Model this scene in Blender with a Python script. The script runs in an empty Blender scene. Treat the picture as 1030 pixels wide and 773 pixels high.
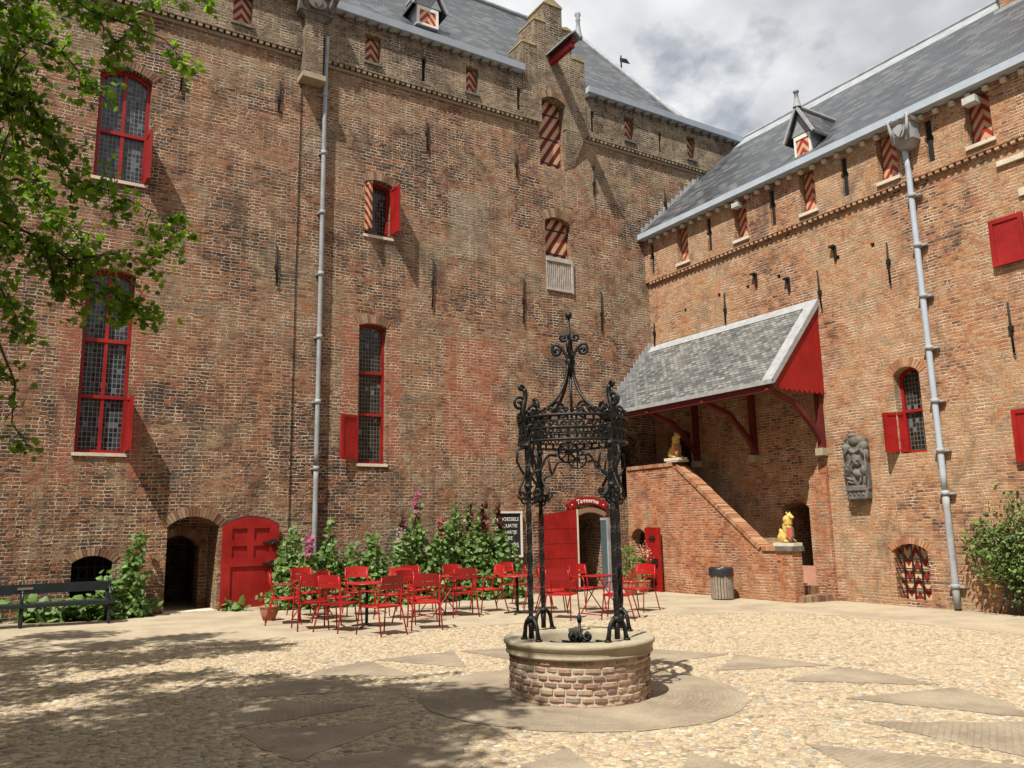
import bpy, bmesh, math, random
import numpy as np
from mathutils import Vector, Matrix, Quaternion
R = math.radians
C = bpy.context.scene.collection
random.seed(7)
rng = np.random.default_rng(7)

# ------------------------------------------------------------------ camera
cam_d = bpy.data.cameras.new('camera'); cam = bpy.data.objects.new('camera', cam_d); C.objects.link(cam)
cam_d.sensor_width = 36; cam_d.lens = 28.385; cam_d.clip_start = .05; cam_d.clip_end = 600
rt, up, fw = Vector((.85, -.5265, -.0181)), Vector((-.0764, -.1571, .9846)), Vector((.5212, .8356, .1737))
m = Matrix((rt, up, -fw)).transposed().to_4x4(); m.translation = (0, 0, 1.6)
cam.matrix_world = m
bpy.context.scene.camera = cam

# ------------------------------------------------------------------ sun and sky
SUN = Vector((1.83, 1.0, -3.34)).normalized()      # direction the light travels
sd = bpy.data.lights.new('sun', 'SUN'); sd.energy = 5.0; sd.angle = R(.53); sd.color = (1, .95, .86)
so = bpy.data.objects.new('sun', sd); C.objects.link(so)
so.rotation_mode = 'QUATERNION'; so.rotation_quaternion = SUN.to_track_quat('-Z', 'Y'); so.location = (-20, -10, 40)
world = bpy.data.worlds.new('World'); bpy.context.scene.world = world; world.use_nodes = True
wn, wl = world.node_tree.nodes, world.node_tree.links
wn.clear()
wo = wn.new('ShaderNodeOutputWorld'); bg = wn.new('ShaderNodeBackground'); bg.inputs['Strength'].default_value = .052
sky = wn.new('ShaderNodeTexSky'); sky.sky_type = 'NISHITA'; sky.sun_disc = False
sky.sun_elevation = R(58); sky.sun_rotation = math.atan2(-1.83, -1.0)
tc = wn.new('ShaderNodeTexCoord'); mp = wn.new('ShaderNodeMapping')
mp.inputs['Location'].default_value = (.62, .2, .1); mp.inputs['Scale'].default_value = (1, 1, 1.5)
n1 = wn.new('ShaderNodeTexNoise'); n1.inputs['Scale'].default_value = 2.1; n1.inputs['Detail'].default_value = 9; n1.inputs['Roughness'].default_value = .52; n1.inputs['Distortion'].default_value = .0
r1 = wn.new('ShaderNodeValToRGB'); r1.color_ramp.elements[0].position = .34; r1.color_ramp.elements[1].position = .405
n2 = wn.new('ShaderNodeTexNoise'); n2.inputs['Scale'].default_value = 3.3; n2.inputs['Detail'].default_value = 7; n2.inputs['Roughness'].default_value = .5
r2 = wn.new('ShaderNodeValToRGB'); r2.color_ramp.elements[0].position = .40; r2.color_ramp.elements[1].position = .56
r2.color_ramp.elements[0].color = (7.0, 7.25, 7.7, 1); r2.color_ramp.elements[1].color = (11.8, 11.9, 12.0, 1)
mx = wn.new('ShaderNodeMix'); mx.data_type = 'RGBA'
wl.new(tc.outputs['Generated'], mp.inputs['Vector'])
for n in (n1, n2): wl.new(mp.outputs['Vector'], n.inputs['Vector'])
wl.new(n1.outputs['Fac'], r1.inputs['Fac']); wl.new(n2.outputs['Fac'], r2.inputs['Fac'])
wl.new(r1.outputs['Color'], mx.inputs['Factor']); wl.new(sky.outputs['Color'], mx.inputs[6]); wl.new(r2.outputs['Color'], mx.inputs[7])
wl.new(mx.outputs[2], bg.inputs['Color']); wl.new(bg.outputs['Background'], wo.inputs['Surface'])
vs = bpy.context.scene.view_settings
vs.view_transform = 'Standard'; vs.look = 'None'; vs.gamma = 1; vs.use_curve_mapping = False; vs.exposure = .62
bpy.context.scene.cycles.max_bounces = 6

# ------------------------------------------------------------------ material helpers
class NT:
    def __init__(s, name):
        s.m = bpy.data.materials.new(name); s.m.use_nodes = True
        s.n = s.m.node_tree.nodes; s.l = s.m.node_tree.links
        s.b = s.n['Principled BSDF']; s.b.inputs['Specular IOR Level'].default_value = .25
    def new(s, t, **k):
        x = s.n.new(t)
        for a, v in k.items():
            if hasattr(x, a) and a not in ('Scale',): setattr(x, a, v)
            else: x.inputs[a.replace('_', ' ')].default_value = v
        return x
    def link(s, a, b): s.l.new(a, b)
    def coord(s, which='UV'): return s.new('ShaderNodeTexCoord').outputs[which]
    def noise(s, vec, scale, detail=4, rough=.5, dist=0):
        x = s.new('ShaderNodeTexNoise'); x.inputs['Scale'].default_value = scale; x.inputs['Detail'].default_value = detail
        x.inputs['Roughness'].default_value = rough; x.inputs['Distortion'].default_value = dist
        s.link(vec, x.inputs['Vector']); return x
    def ramp(s, fac, stops, interp='LINEAR'):
        x = s.new('ShaderNodeValToRGB'); cr = x.color_ramp; cr.interpolation = interp
        while len(cr.elements) < len(stops): cr.elements.new(.5)
        for e, (p, c) in zip(cr.elements, stops):
            e.position = p; e.color = (*c, 1) if len(c) == 3 else c
        s.link(fac, x.inputs['Fac']); return x.outputs['Color']
    def mix(s, f, a, b, mode='MIX'):
        x = s.new('ShaderNodeMix'); x.data_type = 'RGBA'; x.blend_type = mode
        for v, i in ((f, 0), (a, 6), (b, 7)):
            if isinstance(v, (int, float)): x.inputs[i].default_value = v
            elif isinstance(v, tuple): x.inputs[i].default_value = (*v, 1)
            else: s.link(v, x.inputs[i])
        return x.outputs[2]
    def math(s, op, a, b=None, c=None, clamp=False):
        x = s.new('ShaderNodeMath'); x.operation = op; x.use_clamp = clamp
        for i, v in enumerate((a, b, c)):
            if v is None: continue
            if isinstance(v, (int, float)): x.inputs[i].default_value = v
            else: s.link(v, x.inputs[i])
        return x.outputs[0]
    def sep(s, v):
        x = s.new('ShaderNodeSeparateXYZ'); s.link(v, x.inputs[0]); return x.outputs
    def comb(s, a, b, c=0):
        x = s.new('ShaderNodeCombineXYZ')
        for i, v in enumerate((a, b, c)):
            if isinstance(v, (int, float)): x.inputs[i].default_value = v
            else: s.link(v, x.inputs[i])
        return x.outputs[0]
    def warp(s, vec, scale, amp, detail=2):
        n = s.noise(vec, scale, detail)
        a = s.new('ShaderNodeVectorMath'); a.operation = 'SUBTRACT'; s.link(n.outputs['Color'], a.inputs[0]); a.inputs[1].default_value = (.5, .5, .5)
        b = s.new('ShaderNodeVectorMath'); b.operation = 'SCALE'; s.link(a.outputs[0], b.inputs[0]); b.inputs['Scale'].default_value = amp
        c = s.new('ShaderNodeVectorMath'); c.operation = 'ADD'; s.link(vec, c.inputs[0]); s.link(b.outputs[0], c.inputs[1])
        return c.outputs[0]
    def bump(s, h, strength=.5, dist=.02, prev=None):
        x = s.new('ShaderNodeBump'); x.inputs['Strength'].default_value = strength; x.inputs['Distance'].default_value = dist
        s.link(h, x.inputs['Height'])
        if prev: s.link(prev, x.inputs['Normal'])
        return x.outputs['Normal']
    def out(s, col=None, rough=.8, normal=None, metal=0, spec=None):
        if col is not None:
            if isinstance(col, tuple): s.b.inputs['Base Color'].default_value = (*col, 1)
            else: s.link(col, s.b.inputs['Base Color'])
        if isinstance(rough, (int, float)): s.b.inputs['Roughness'].default_value = rough
        else: s.link(rough, s.b.inputs['Roughness'])
        s.b.inputs['Metallic'].default_value = metal
        if spec is not None: s.b.inputs['Specular IOR Level'].default_value = spec
        if normal: s.link(normal, s.b.inputs['Normal'])
        return s.m

def boxmask(t, X, Z, x0, x1, z0, z1, noise):
    """1 inside a ragged rectangle of rebuilt masonry"""
    w = t.math('MULTIPLY', t.math('SUBTRACT', noise, .5), .25)
    X = t.math('ADD', X, w); Z = t.math('ADD', Z, w)
    r = None
    for v, lo, hi in ((X, x0, x1), (Z, z0, z1)):
        a = t.math('MULTIPLY', t.math('SUBTRACT', v, lo), 12, clamp=True)
        b = t.math('MULTIPLY', t.math('SUBTRACT', hi, v), 12, clamp=True)
        p = t.math('MULTIPLY', a, b)
        r = p if r is None else t.math('MULTIPLY', r, p)
    return r

def brick_mat(name, bw, bh, stops, mortar, msize=.014, warp=.03, bumpd=.02, stain=(.07, .055, .045), stain_amt=.5, patches=(), vary=.35, light=None, rough_low=0, squash=.6, zones=()):
    t = NT(name); uv = t.coord('UV'); ob = t.coord('Object'); o = t.sep(ob)
    w = t.warp(uv, .8, warp * 2.2); w = t.warp(w, 4, warp * 1.1); w = t.warp(w, 19, warp * .55)
    br = t.new('ShaderNodeTexBrick'); br.offset = .5; br.squash = squash; br.squash_frequency = 2
    for k, v in (('Scale', 1), ('Brick Width', bw), ('Row Height', bh), ('Mortar Size', msize), ('Mortar Smooth', .55), ('Bias', 0)): br.inputs[k].default_value = v
    br.inputs['Color1'].default_value = (0, 0, 0, 1); br.inputs['Color2'].default_value = (1, 1, 1, 1); br.inputs['Mortar'].default_value = (.5, .5, .5, 1)
    t.link(w, br.inputs['Vector'])
    jn = t.noise(ob, 1.7, 4, .6).outputs['Fac']
    t.link(t.math('MULTIPLY_ADD', jn, msize * 3.2, -msize * .75), br.inputs['Mortar Size'])
    b2 = t.new('ShaderNodeTexBrick'); b2.offset = .37; b2.squash = .75; b2.squash_frequency = 3
    for k, v in (('Scale', 1), ('Brick Width', bw * 1.28), ('Row Height', bh * 1.19), ('Mortar Size', msize), ('Mortar Smooth', .6), ('Bias', 0)): b2.inputs[k].default_value = v
    b2.inputs['Color1'].default_value = (0, 0, 0, 1); b2.inputs['Color2'].default_value = (1, 1, 1, 1); b2.inputs['Mortar'].default_value = (.5, .5, .5, 1)
    t.link(w, b2.inputs['Vector']); t.link(t.math('MULTIPLY_ADD', jn, msize * 3.4, -msize * .8), b2.inputs['Mortar Size'])
    sel = t.math('GREATER_THAN', t.noise(ob, .8, 7, .75, .5).outputs['Fac'], .54)
    bcol = t.mix(sel, br.outputs['Color'], b2.outputs['Color']); bfac = t.sep(t.mix(sel, br.outputs['Fac'], b2.outputs['Fac']))[0]
    big = t.noise(ob, .42, 6, .6, .3).outputs['Fac']; mid = t.noise(ob, 2.3, 4, .6).outputs['Fac']; fine = t.noise(uv, 34, 4, .65).outputs['Fac']
    rnd = t.sep(bcol)[0]
    f = t.math('ADD', t.math('MULTIPLY', rnd, 1 - vary), t.math('MULTIPLY', t.math('MULTIPLY_ADD', big, 5.5, -2.25, clamp=True), vary))
    f = t.math('ADD', f, t.math('MULTIPLY', t.math('SUBTRACT', mid, .5), .9))
    col = t.ramp(f, stops)
    if zones:
        for sc, thr, c1, c2, amt in zones:
            zn = t.noise(t.comb(t.math('ADD', o[0], thr * 40), o[1], o[2]), sc, 7, .62, .4).outputs['Fac']
            zm = t.math('MULTIPLY', t.math('MULTIPLY_ADD', zn, 14, -14 * thr, clamp=True), amt)
            col = t.mix(zm, col, t.mix(rnd, c1, c2))
    for (x0, x1, z0, z1, c1, c2, ax) in patches:
        pm = boxmask(t, o[ax], o[2], x0, x1, z0, z1, mid)
        col = t.mix(t.math('MULTIPLY', pm, .75), col, t.mix(rnd, c1, c2))
    col = t.mix(.65, col, t.ramp(fine, ((.25, (.5, .5, .5)), (.75, (1.45, 1.45, 1.45)))), 'MULTIPLY')
    m2 = t.noise(ob, 3.4, 5, .65, .3).outputs['Fac']
    mcol = t.mix(t.math('MULTIPLY_ADD', m2, 3.4, -1.1, clamp=True), tuple(v * .42 for v in mortar), mortar)
    col = t.mix(bfac, col, mcol)
    sm = t.noise(t.comb(o[0], o[1], t.math('MULTIPLY', o[2], .6)), 1.1, 8, .72, .5).outputs['Fac']
    s_ = t.math('MULTIPLY', t.math('MULTIPLY_ADD', sm, 7.5, -3.85, clamp=True), stain_amt)
    s_ = t.math('MULTIPLY', s_, t.math('MULTIPLY_ADD', bfac, -.6, 1.0))
    col = t.mix(s_, col, stain)
    if light:
        ln = t.noise(ob, 1.5, 8, .75, .6).outputs['Fac']
        col = t.mix(t.math('MULTIPLY', t.math('MULTIPLY_ADD', ln, 9, -5.6, clamp=True), .55), col, light)
    h = t.math('SUBTRACT', t.math('MULTIPLY_ADD', mid, .5, t.math('MULTIPLY', fine, .55)), bfac)
    h = t.math('ADD', h, t.math('MULTIPLY', rnd, .45))
    st_n = t.noise(t.comb(t.math('MULTIPLY', o[0], 2.6), t.math('MULTIPLY', o[1], 2.6), t.math('MULTIPLY', o[2], .16)), 1, 6, .65).outputs['Fac']
    col = t.mix(t.math('MULTIPLY', t.math('MULTIPLY_ADD', st_n, 9, -5.3, clamp=True), .38), col, stain)
    n = t.bump(t.noise(ob, 1.1, 4, .55).outputs['Fac'], .8, .12)
    n = t.bump(h, 1.0, bumpd, n)
    if rough_low:       # frost-eaten courses near the ground
        low = t.math('MULTIPLY_ADD', o[2], -.55, 2.1, clamp=True)
        n = t.bump(t.math('MULTIPLY', t.noise(ob, 8, 5, .65).outputs['Fac'], low), 1.0, rough_low, n)
    return t.out(col, .92, n, spec=.12)

def plain(name, col, rough=.6, metal=0, nscale=6, var=.25, bumpd=0, spec=.25):
    t = NT(name); ob = t.coord('Object')
    n = t.noise(ob, nscale, 6, .6).outputs['Fac']
    c = t.mix(t.math('MULTIPLY_ADD', n, 2, -.5, clamp=True), tuple(v * (1 - var) for v in col), tuple(min(1, v * (1 + var)) for v in col))
    nm = t.bump(t.noise(ob, nscale * 6, 4, .6).outputs['Fac'], .5, bumpd) if bumpd else None
    return t.out(c, rough, nm, metal, spec)

M = {}
OLD = ((0, (.045, .033, .03)), (.22, (.09, .052, .04)), (.40, (.17, .08, .048)), (.54, (.31, .125, .06)), (.68, (.24, .13, .075)), (.84, (.31, .20, .12)), (1, (.15, .115, .085)))
FR1, FR2 = (.40, .13, .075), (.28, .085, .05)
M['brick_left'] = brick_mat('weathered brick', .20, .072, OLD, (.51, .41, .295), .015, .04, .036, stain_amt=.75, vary=.5,
    zones=((.33, .545, (.22, .08, .04), (.40, .18, .085), .65), (.45, .53, (.19, .14, .09), (.34, .25, .15), .65), (.4, .59, (.05, .035, .028), (.12, .08, .055), .7)),
    patches=((9.05, 10.85, 3.3, 6.4, (.30, .075, .04), (.44, .16, .085), 0), (9.2, 10.4, 8.5, 10.4, (.17, .14, .105), (.32, .26, .19), 0),
             (6.35, 6.8, 3.0, 6.6, FR1, FR2, 0), (7.5, 7.9, 3.0, 6.6, FR1, FR2, 0), (.6, 1.03, 2.6, 6.8, FR1, FR2, 0), (1.93, 2.25, 2.6, 6.8, FR1, FR2, 0), (2.6, 5.3, 9.8, 11.2, (.20, .09, .05), (.36, .18, .10), 0)), light=(.56, .47, .37), rough_low=.09)
GREYB = ((0, (.05, .038, .03)), (.35, (.12, .085, .06)), (.65, (.20, .14, .09)), (1, (.27, .2, .13)))
M['brick_grey'] = brick_mat('grey brown brick', .18, .066, GREYB, (.44, .37, .27), .014, .02, .025, stain_amt=.6)
ORG = ((0, (.09, .05, .038)), (.14, (.20, .095, .06)), (.32, (.34, .145, .07)), (.56, (.41, .205, .10)), (.80, (.41, .26, .145)), (1, (.28, .20, .125)))
M['brick_right'] = brick_mat('orange brick', .175, .064, ORG, (.57, .45, .33), .013, .03, .026, stain=(.09, .07, .055), stain_amt=.6, vary=.45,
    zones=((.35, .54, (.34, .17, .09), (.50, .30, .16), .6), (.45, .60, (.13, .08, .055), (.26, .15, .09), .5), (.5, .63, (.44, .13, .05), (.5, .19, .08), .5)), light=(.52, .43, .33))
RED = ((0, (.11, .045, .032)), (.25, (.27, .09, .045)), (.6, (.42, .155, .07)), (.85, (.42, .21, .11)), (1, (.25, .16, .10)))
M['brick_stair'] = brick_mat('orange red brick', .17, .060, RED, (.52, .38, .26), .012, .014, .02, stain=(.14, .1, .07), stain_amt=.35)

def island_mat(name, stops, rough=.9, bumpd=.01, nscale=30):
    t = NT(name); g = t.new('ShaderNodeNewGeometry'); ob = t.coord('Object')
    c = t.ramp(g.outputs['Random Per Island'], stops)
    n = t.noise(ob, nscale, 5, .6).outputs['Fac']
    c = t.mix(.7, c, t.ramp(n, ((.25, (.6, .6, .6)), (.75, (1.35, 1.35, 1.35)))), 'MULTIPLY')
    return t.out(c, rough, t.bump(n, .6, bumpd))
M['voussoir_old'] = island_mat('arch bricks old', ((0, (.11, .06, .04)), (.5, (.24, .14, .085)), (1, (.33, .23, .15))))
M['voussoir_red'] = island_mat('arch bricks orange', ((0, (.20, .09, .055)), (.5, (.38, .17, .085)), (1, (.38, .24, .14))))
M['well_brick'] = island_mat('well bricks', ((0, (.17, .12, .10)), (.3, (.27, .17, .13)), (.6, (.34, .225, .165)), (.85, (.38, .28, .20)), (1, (.22, .18, .155))), nscale=22, bumpd=.02)
M['mortar'] = plain('mortar', (.50, .43, .33), .95, nscale=14, bumpd=.01)
M['lime_mortar'] = plain('pale lime mortar', (.46, .40, .31), .95, nscale=14, bumpd=.01)
M['dentil'] = island_mat('corbel bricks', ((0, (.15, .11, .08)), (1, (.34, .27, .18))))
M['dentil_red'] = island_mat('corbel bricks orange', ((0, (.28, .16, .10)), (1, (.46, .30, .18))))
M['stone'] = plain('sandstone', (.31, .265, .185), .85, nscale=5, var=.22, bumpd=.01)
M['pale_stone'] = plain('pale stone', (.55, .48, .38), .85, nscale=5, var=.2, bumpd=.008)
M['dark_stone'] = plain('weathered dark stone', (.13, .12, .105), .85, nscale=7, var=.5, bumpd=.02)
M['lead'] = plain('lead', (.25, .265, .28), .6, .0, nscale=3, var=.3, bumpd=.006)
M['zinc'] = plain('pale painted gutter', (.36, .41, .47), .55, nscale=3, var=.12)
M['lead_white'] = plain('oxidised lead', (.29, .295, .30), .7, nscale=5, var=.25, bumpd=.006)
def paint(name, col, rough):
    t = NT(name); ob = t.coord('Object')
    a = t.noise(ob, 1.6, 8, .7).outputs['Fac']; b = t.noise(t.comb(*[t.math('MULTIPLY', v, k) for v, k in zip(t.sep(ob), (30, 30, 3))]), 1, 5, .6).outputs['Fac']; c_ = t.noise(ob, 16, 7, .75).outputs['Fac']
    c = t.mix(t.math('MULTIPLY_ADD', a, 3, -1.1, clamp=True), tuple(v * .72 for v in col), (col[0] * 1.12, col[1] * 1.4 + .003, col[2] * 1.4 + .002))
    c = t.mix(.5, c, t.ramp(b, ((.3, (.7, .7, .7)), (.7, (1.2, 1.2, 1.2)))), 'MULTIPLY')
    c = t.mix(t.math('MULTIPLY_ADD', c_, 14, -9.6, clamp=True), c, (.10, .05, .035))
    return t.out(c, t.math('MULTIPLY_ADD', a, .35, rough - .15), t.bump(b, .25, .004), spec=.35)
M['red'] = paint('red paint', (.30, .007, .006), .48)
M['redwood'] = paint('dark red paint', (.12, .012, .011), .6)
t = NT('red powder coat'); oi = t.new('ShaderNodeObjectInfo'); ob = t.coord('Object')
c = t.ramp(oi.outputs['Random'], ((0, (.22, .006, .008)), (.5, (.31, .008, .009)), (1, (.37, .016, .014))))
c = t.mix(t.math('MULTIPLY_ADD', t.noise(ob, 22, 6, .7).outputs['Fac'], 12, -8.0, clamp=True), c, (.13, .02, .018))
M['chair_red'] = t.out(c, t.math('MULTIPLY_ADD', t.noise(ob, 9, 4).outputs['Fac'], .4, .2), None, 0, .4)
M['black_iron'] = plain('black painted iron', (.006, .006, .0065), .5, nscale=20, var=.3, spec=.35, bumpd=.004)
M['iron'] = plain('dark iron', (.014, .012, .011), .7, nscale=12, var=.4)
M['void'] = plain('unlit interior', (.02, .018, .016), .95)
M['plaster'] = plain('pink plaster', (.50, .25, .18), .9, nscale=3, var=.15, bumpd=.008)
M['white'] = plain('white paint', (.66, .62, .56), .6, var=.1)
M['grey_wood'] = plain('weathered grey wood', (.36, .33, .29), .8, nscale=9, var=.25)
M['bin_wood'] = plain('grey brown slat', (.23, .19, .15), .8, nscale=9, var=.3)
M['bag'] = plain('black plastic bag', (.02, .021, .024), .35, spec=.5)
M['bench_paint'] = plain('dark green black paint', (.016, .022, .024), .4, spec=.4)
M['plaque'] = plain('brass plaque', (.30, .27, .22), .4, .5)
M['terracotta'] = plain('terracotta', (.32, .14, .08), .85, nscale=8)
M['chalkboard'] = plain('blackboard', (.018, .02, .02), .8)
M['chalk'] = plain('chalk lettering', (.72, .72, .68), .9)
M['gold'] = plain('golden yellow paint', (.50, .35, .09), .5, nscale=14, var=.45, spec=.4)
M['shield'] = plain('red shield paint', (.45, .11, .07), .5)
M['timber'] = plain('pale timber', (.42, .36, .28), .8)
M['grey_paint'] = plain('grey blue paint', (.30, .33, .36), .6, var=.2)
M['lamp_grey'] = plain('grey lamp housing', (.42, .42, .41), .5)
M['moss'] = plain('lichen stone', (.30, .23, .12), .95, nscale=6, var=.4, bumpd=.02)

def glass_mat(name, gw, gh, tint, line):
    t = NT(name); uv = t.coord('UV')
    br = t.new('ShaderNodeTexBrick'); br.offset = 0
    for k, v in (('Scale', 1), ('Brick Width', gw), ('Row Height', gh), ('Mortar Size', .006), ('Mortar Smooth', .1)): br.inputs[k].default_value = v
    br.inputs['Color1'].default_value = (0, 0, 0, 1); br.inputs['Color2'].default_value = (1, 1, 1, 1)
    t.link(uv, br.inputs['Vector'])
    rnd = t.sep(br.outputs['Color'])[0]
    c = t.mix(rnd, tint, tuple(v * 5 for v in tint)); c = t.mix(t.math('GREATER_THAN', t.math('ADD', rnd, t.math('MULTIPLY', t.math('SUBTRACT', t.noise(uv, 1.2, 3).outputs['Fac'], .5), .9)), .93), c, (.11, .13, .15)); c = t.mix(br.outputs['Fac'], c, line)  # lighter panes have sky reflection painted into their colour
    rough = t.math('MULTIPLY_ADD', br.outputs['Fac'], .5, .12)
    n = t.bump(t.math('ADD', t.math('MULTIPLY', rnd, .5), t.noise(uv, 9, 2).outputs['Fac']), .3, .02)
    return t.out(c, rough, n, 0, .35)
M['glass'] = glass_mat('leaded glass', .078, .10, (.010, .013, .016), (.17, .17, .165))
M['glass_dark'] = glass_mat('dark leaded glass', .075, .095, (.006, .006, .005), (.12, .11, .09))
t = NT('door glass'); M['door_glass'] = t.out((.07, .10, .11), .15, spec=.5)

def slate_mat(name, bw, bh, c0, c1, c2):
    t = NT(name); uv = t.coord('UV'); ob = t.coord('Object')
    w = t.warp(uv, 3, .03)
    br = t.new('ShaderNodeTexBrick'); br.offset = .5
    for k, v in (('Scale', 1), ('Brick Width', bw), ('Row Height', bh), ('Mortar Size', .010), ('Mortar Smooth', .3)): br.inputs[k].default_value = v
    br.inputs['Color1'].default_value = (0, 0, 0, 1); br.inputs['Color2'].default_value = (1, 1, 1, 1); br.inputs['Mortar'].default_value = (.4, .4, .4, 1)
    t.link(w, br.inputs['Vector'])
    rnd = t.sep(br.outputs['Color'])[0]
    big = t.noise(ob, .8, 6, .65).outputs['Fac']
    f = t.math('ADD', t.math('MULTIPLY', rnd, .85), t.math('MULTIPLY_ADD', big, 1.0, -.42))
    c = t.ramp(f, ((0, c0), (.5, c1), (1, c2)))
    c = t.mix(t.math('MULTIPLY', br.outputs['Fac'], .8), c, tuple(v * .35 for v in c0))
    row = t.math('FRACT', t.math('DIVIDE', t.sep(w)[1], bh))       # each course overlaps the next one down
    h = t.math('ADD', t.math('MULTIPLY', row, -1.0), t.math('MULTIPLY', rnd, .5))
    return t.out(c, t.math('MULTIPLY_ADD', rnd, .25, .42), t.bump(h, .8, .03), spec=.4)
M['slate'] = slate_mat('slate', .30, .20, (.020, .023, .028), (.046, .050, .057), (.098, .103, .108))
M['slate_grey'] = slate_mat('pale weathered slate', .16, .10, (.06, .066, .072), (.135, .138, .132), (.22, .215, .19))

def chevron_mat(name, k, cr_, cb, diag=False):
    t = NT(name); u = t.sep(t.coord('UV'))
    a = t.math('MULTIPLY', u[0], 1.0) if diag is True else (t.math('PINGPONG', u[0], .185) if diag else t.math('ABSOLUTE', u[0]))
    s_ = t.math('FRACT', t.math('ADD', t.math('MULTIPLY', t.math('ADD', u[1], t.math('MULTIPLY', a, 1.25 if not diag else (-1.5 if diag is True else 1.6))), k), 50))
    f = t.math('GREATER_THAN', s_, .5)
    n = t.noise(t.coord('Object'), 9, 4).outputs['Fac']
    c = t.mix(f, cr_, cb); c = t.mix(.5, c, t.ramp(n, ((.2, (.6, .6, .6)), (.8, (1.3, 1.3, 1.3)))), 'MULTIPLY')
    return t.out(c, .6)
M['chevron'] = chevron_mat('red and buff chevrons', 4.2, (.14, .014, .014), (.42, .25, .14))
M['chevron_up'] = chevron_mat('red and buff chevrons bright', 4.0, (.30, .03, .02), (.52, .33, .19))
M['zigzag'] = chevron_mat('red and cream zigzag boards', 3.2, (.22, .02, .02), (.55, .40, .22), 'z')
M['stripes'] = chevron_mat('red and buff diagonal stripes', 2.3, (.13, .012, .013), (.46, .30, .17), True)

# cobbles, brick on edge, leaves
def cobble_mat():
    t = NT('field cobbles'); ob = t.coord('Object'); w = t.warp(ob, 2.2, .12)
    sc = t.new('ShaderNodeVectorMath'); sc.operation = 'MULTIPLY'; t.link(w, sc.inputs[0]); sc.inputs[1].default_value = (1, 1.25, 1)
    v1 = t.new('ShaderNodeTexVoronoi'); v1.inputs['Scale'].default_value = 11; v1.inputs['Randomness'].default_value = .95; t.link(sc.outputs[0], v1.inputs['Vector'])
    v2 = t.new('ShaderNodeTexVoronoi'); v2.feature = 'DISTANCE_TO_EDGE'; v2.inputs['Scale'].default_value = 11; v2.inputs['Randomness'].default_value = .95; t.link(sc.outputs[0], v2.inputs['Vector'])
    rnd = t.sep(v1.outputs['Color'])
    c = t.ramp(rnd[0], ((0, (.19, .155, .115)), (.12, (.32, .255, .175)), (.33, (.45, .365, .25)), (.55, (.42, .32, .22)), (.72, (.50, .425, .30)), (.86, (.38, .25, .18)), (.93, (.26, .245, .22)), (1, (.58, .51, .39))))
    fine = t.noise(ob, 26, 5, .65).outputs['Fac']
    c = t.mix(.6, c, t.ramp(fine, ((.25, (.65, .65, .65)), (.75, (1.3, 1.3, 1.3)))), 'MULTIPLY')
    sand = t.ramp(t.noise(ob, 5, 5).outputs['Fac'], ((.3, (.33, .27, .18)), (.7, (.45, .37, .25))))
    e = t.math('MULTIPLY', v2.outputs['Distance'], 16, clamp=True)
    big = t.noise(ob, .5, 5, .6).outputs['Fac']
    c = t.mix(e, sand, c)
    dust = t.math('MULTIPLY', t.math('MULTIPLY_ADD', big, 4, -1.6, clamp=True), .45)
    c = t.mix(dust, c, sand)
    gr = t.noise(ob, 3.1, 6, .7).outputs['Fac']
    c = t.mix(t.math('MULTIPLY', t.math('MULTIPLY', t.math('MULTIPLY_ADD', gr, 8, -5, clamp=True), t.math('SUBTRACT', 1, e)), .7), c, (.16, .17, .06))
    rnd_h = t.math('MULTIPLY', rnd[1], .5)
    dome = t.math('SMOOTH_MIN', t.math('MULTIPLY', v2.outputs['Distance'], 5), 1.0, .7)
    h = t.math('ADD', t.math('ADD', dome, rnd_h), t.math('MULTIPLY', fine, .35))
    return t.out(c, .85, t.bump(h, .8, .022))
M['cobble'] = cobble_mat()
def paver_mat(name, stops, bw, bh, dust):
    t = NT(name); uv = t.coord('UV'); ob = t.coord('Object'); w = t.warp(uv, 5, .015)
    br = t.new('ShaderNodeTexBrick'); br.offset = .5
    for k, v in (('Scale', 1), ('Brick Width', bw), ('Row Height', bh), ('Mortar Size', .006), ('Mortar Smooth', .4)): br.inputs[k].default_value = v
    br.inputs['Color1'].default_value = (0, 0, 0, 1); br.inputs['Color2'].default_value = (1, 1, 1, 1); br.inputs['Mortar'].default_value = (.5, .5, .5, 1)
    t.link(w, br.inputs['Vector']); rnd = t.sep(br.outputs['Color'])[0]
    big = t.noise(ob, 1.2, 6, .6).outputs['Fac']; fine = t.noise(ob, 45, 4, .6).outputs['Fac']
    c = t.ramp(rnd, stops); c = t.mix(t.math('MULTIPLY', br.outputs['Fac'], .55), c, (.17, .135, .09))
    c = t.mix(t.math('MULTIPLY_ADD', big, 2.4, -1.2 + dust, clamp=True), c, (.385, .32, .225))
    c = t.mix(.6, c, t.ramp(fine, ((.25, (.7, .7, .7)), (.75, (1.25, 1.25, 1.25)))), 'MULTIPLY')
    h = t.math('ADD', t.math('MULTIPLY', rnd, .5), t.math('MULTIPLY', t.math('SUBTRACT', 1, br.outputs['Fac']), .8))
    return t.out(c, .9, t.bump(t.math('ADD', h, t.math('MULTIPLY', fine, .8)), .6, .007))
PAV = ((0, (.195, .155, .112)), (.5, (.215, .172, .125)), (1, (.235, .19, .14)))
M['paver'] = paver_mat('bricks on edge', PAV, .20, .05, .25)
M['terrace'] = paver_mat('dusty terrace bricks', PAV, .20, .06, .8)

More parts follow.
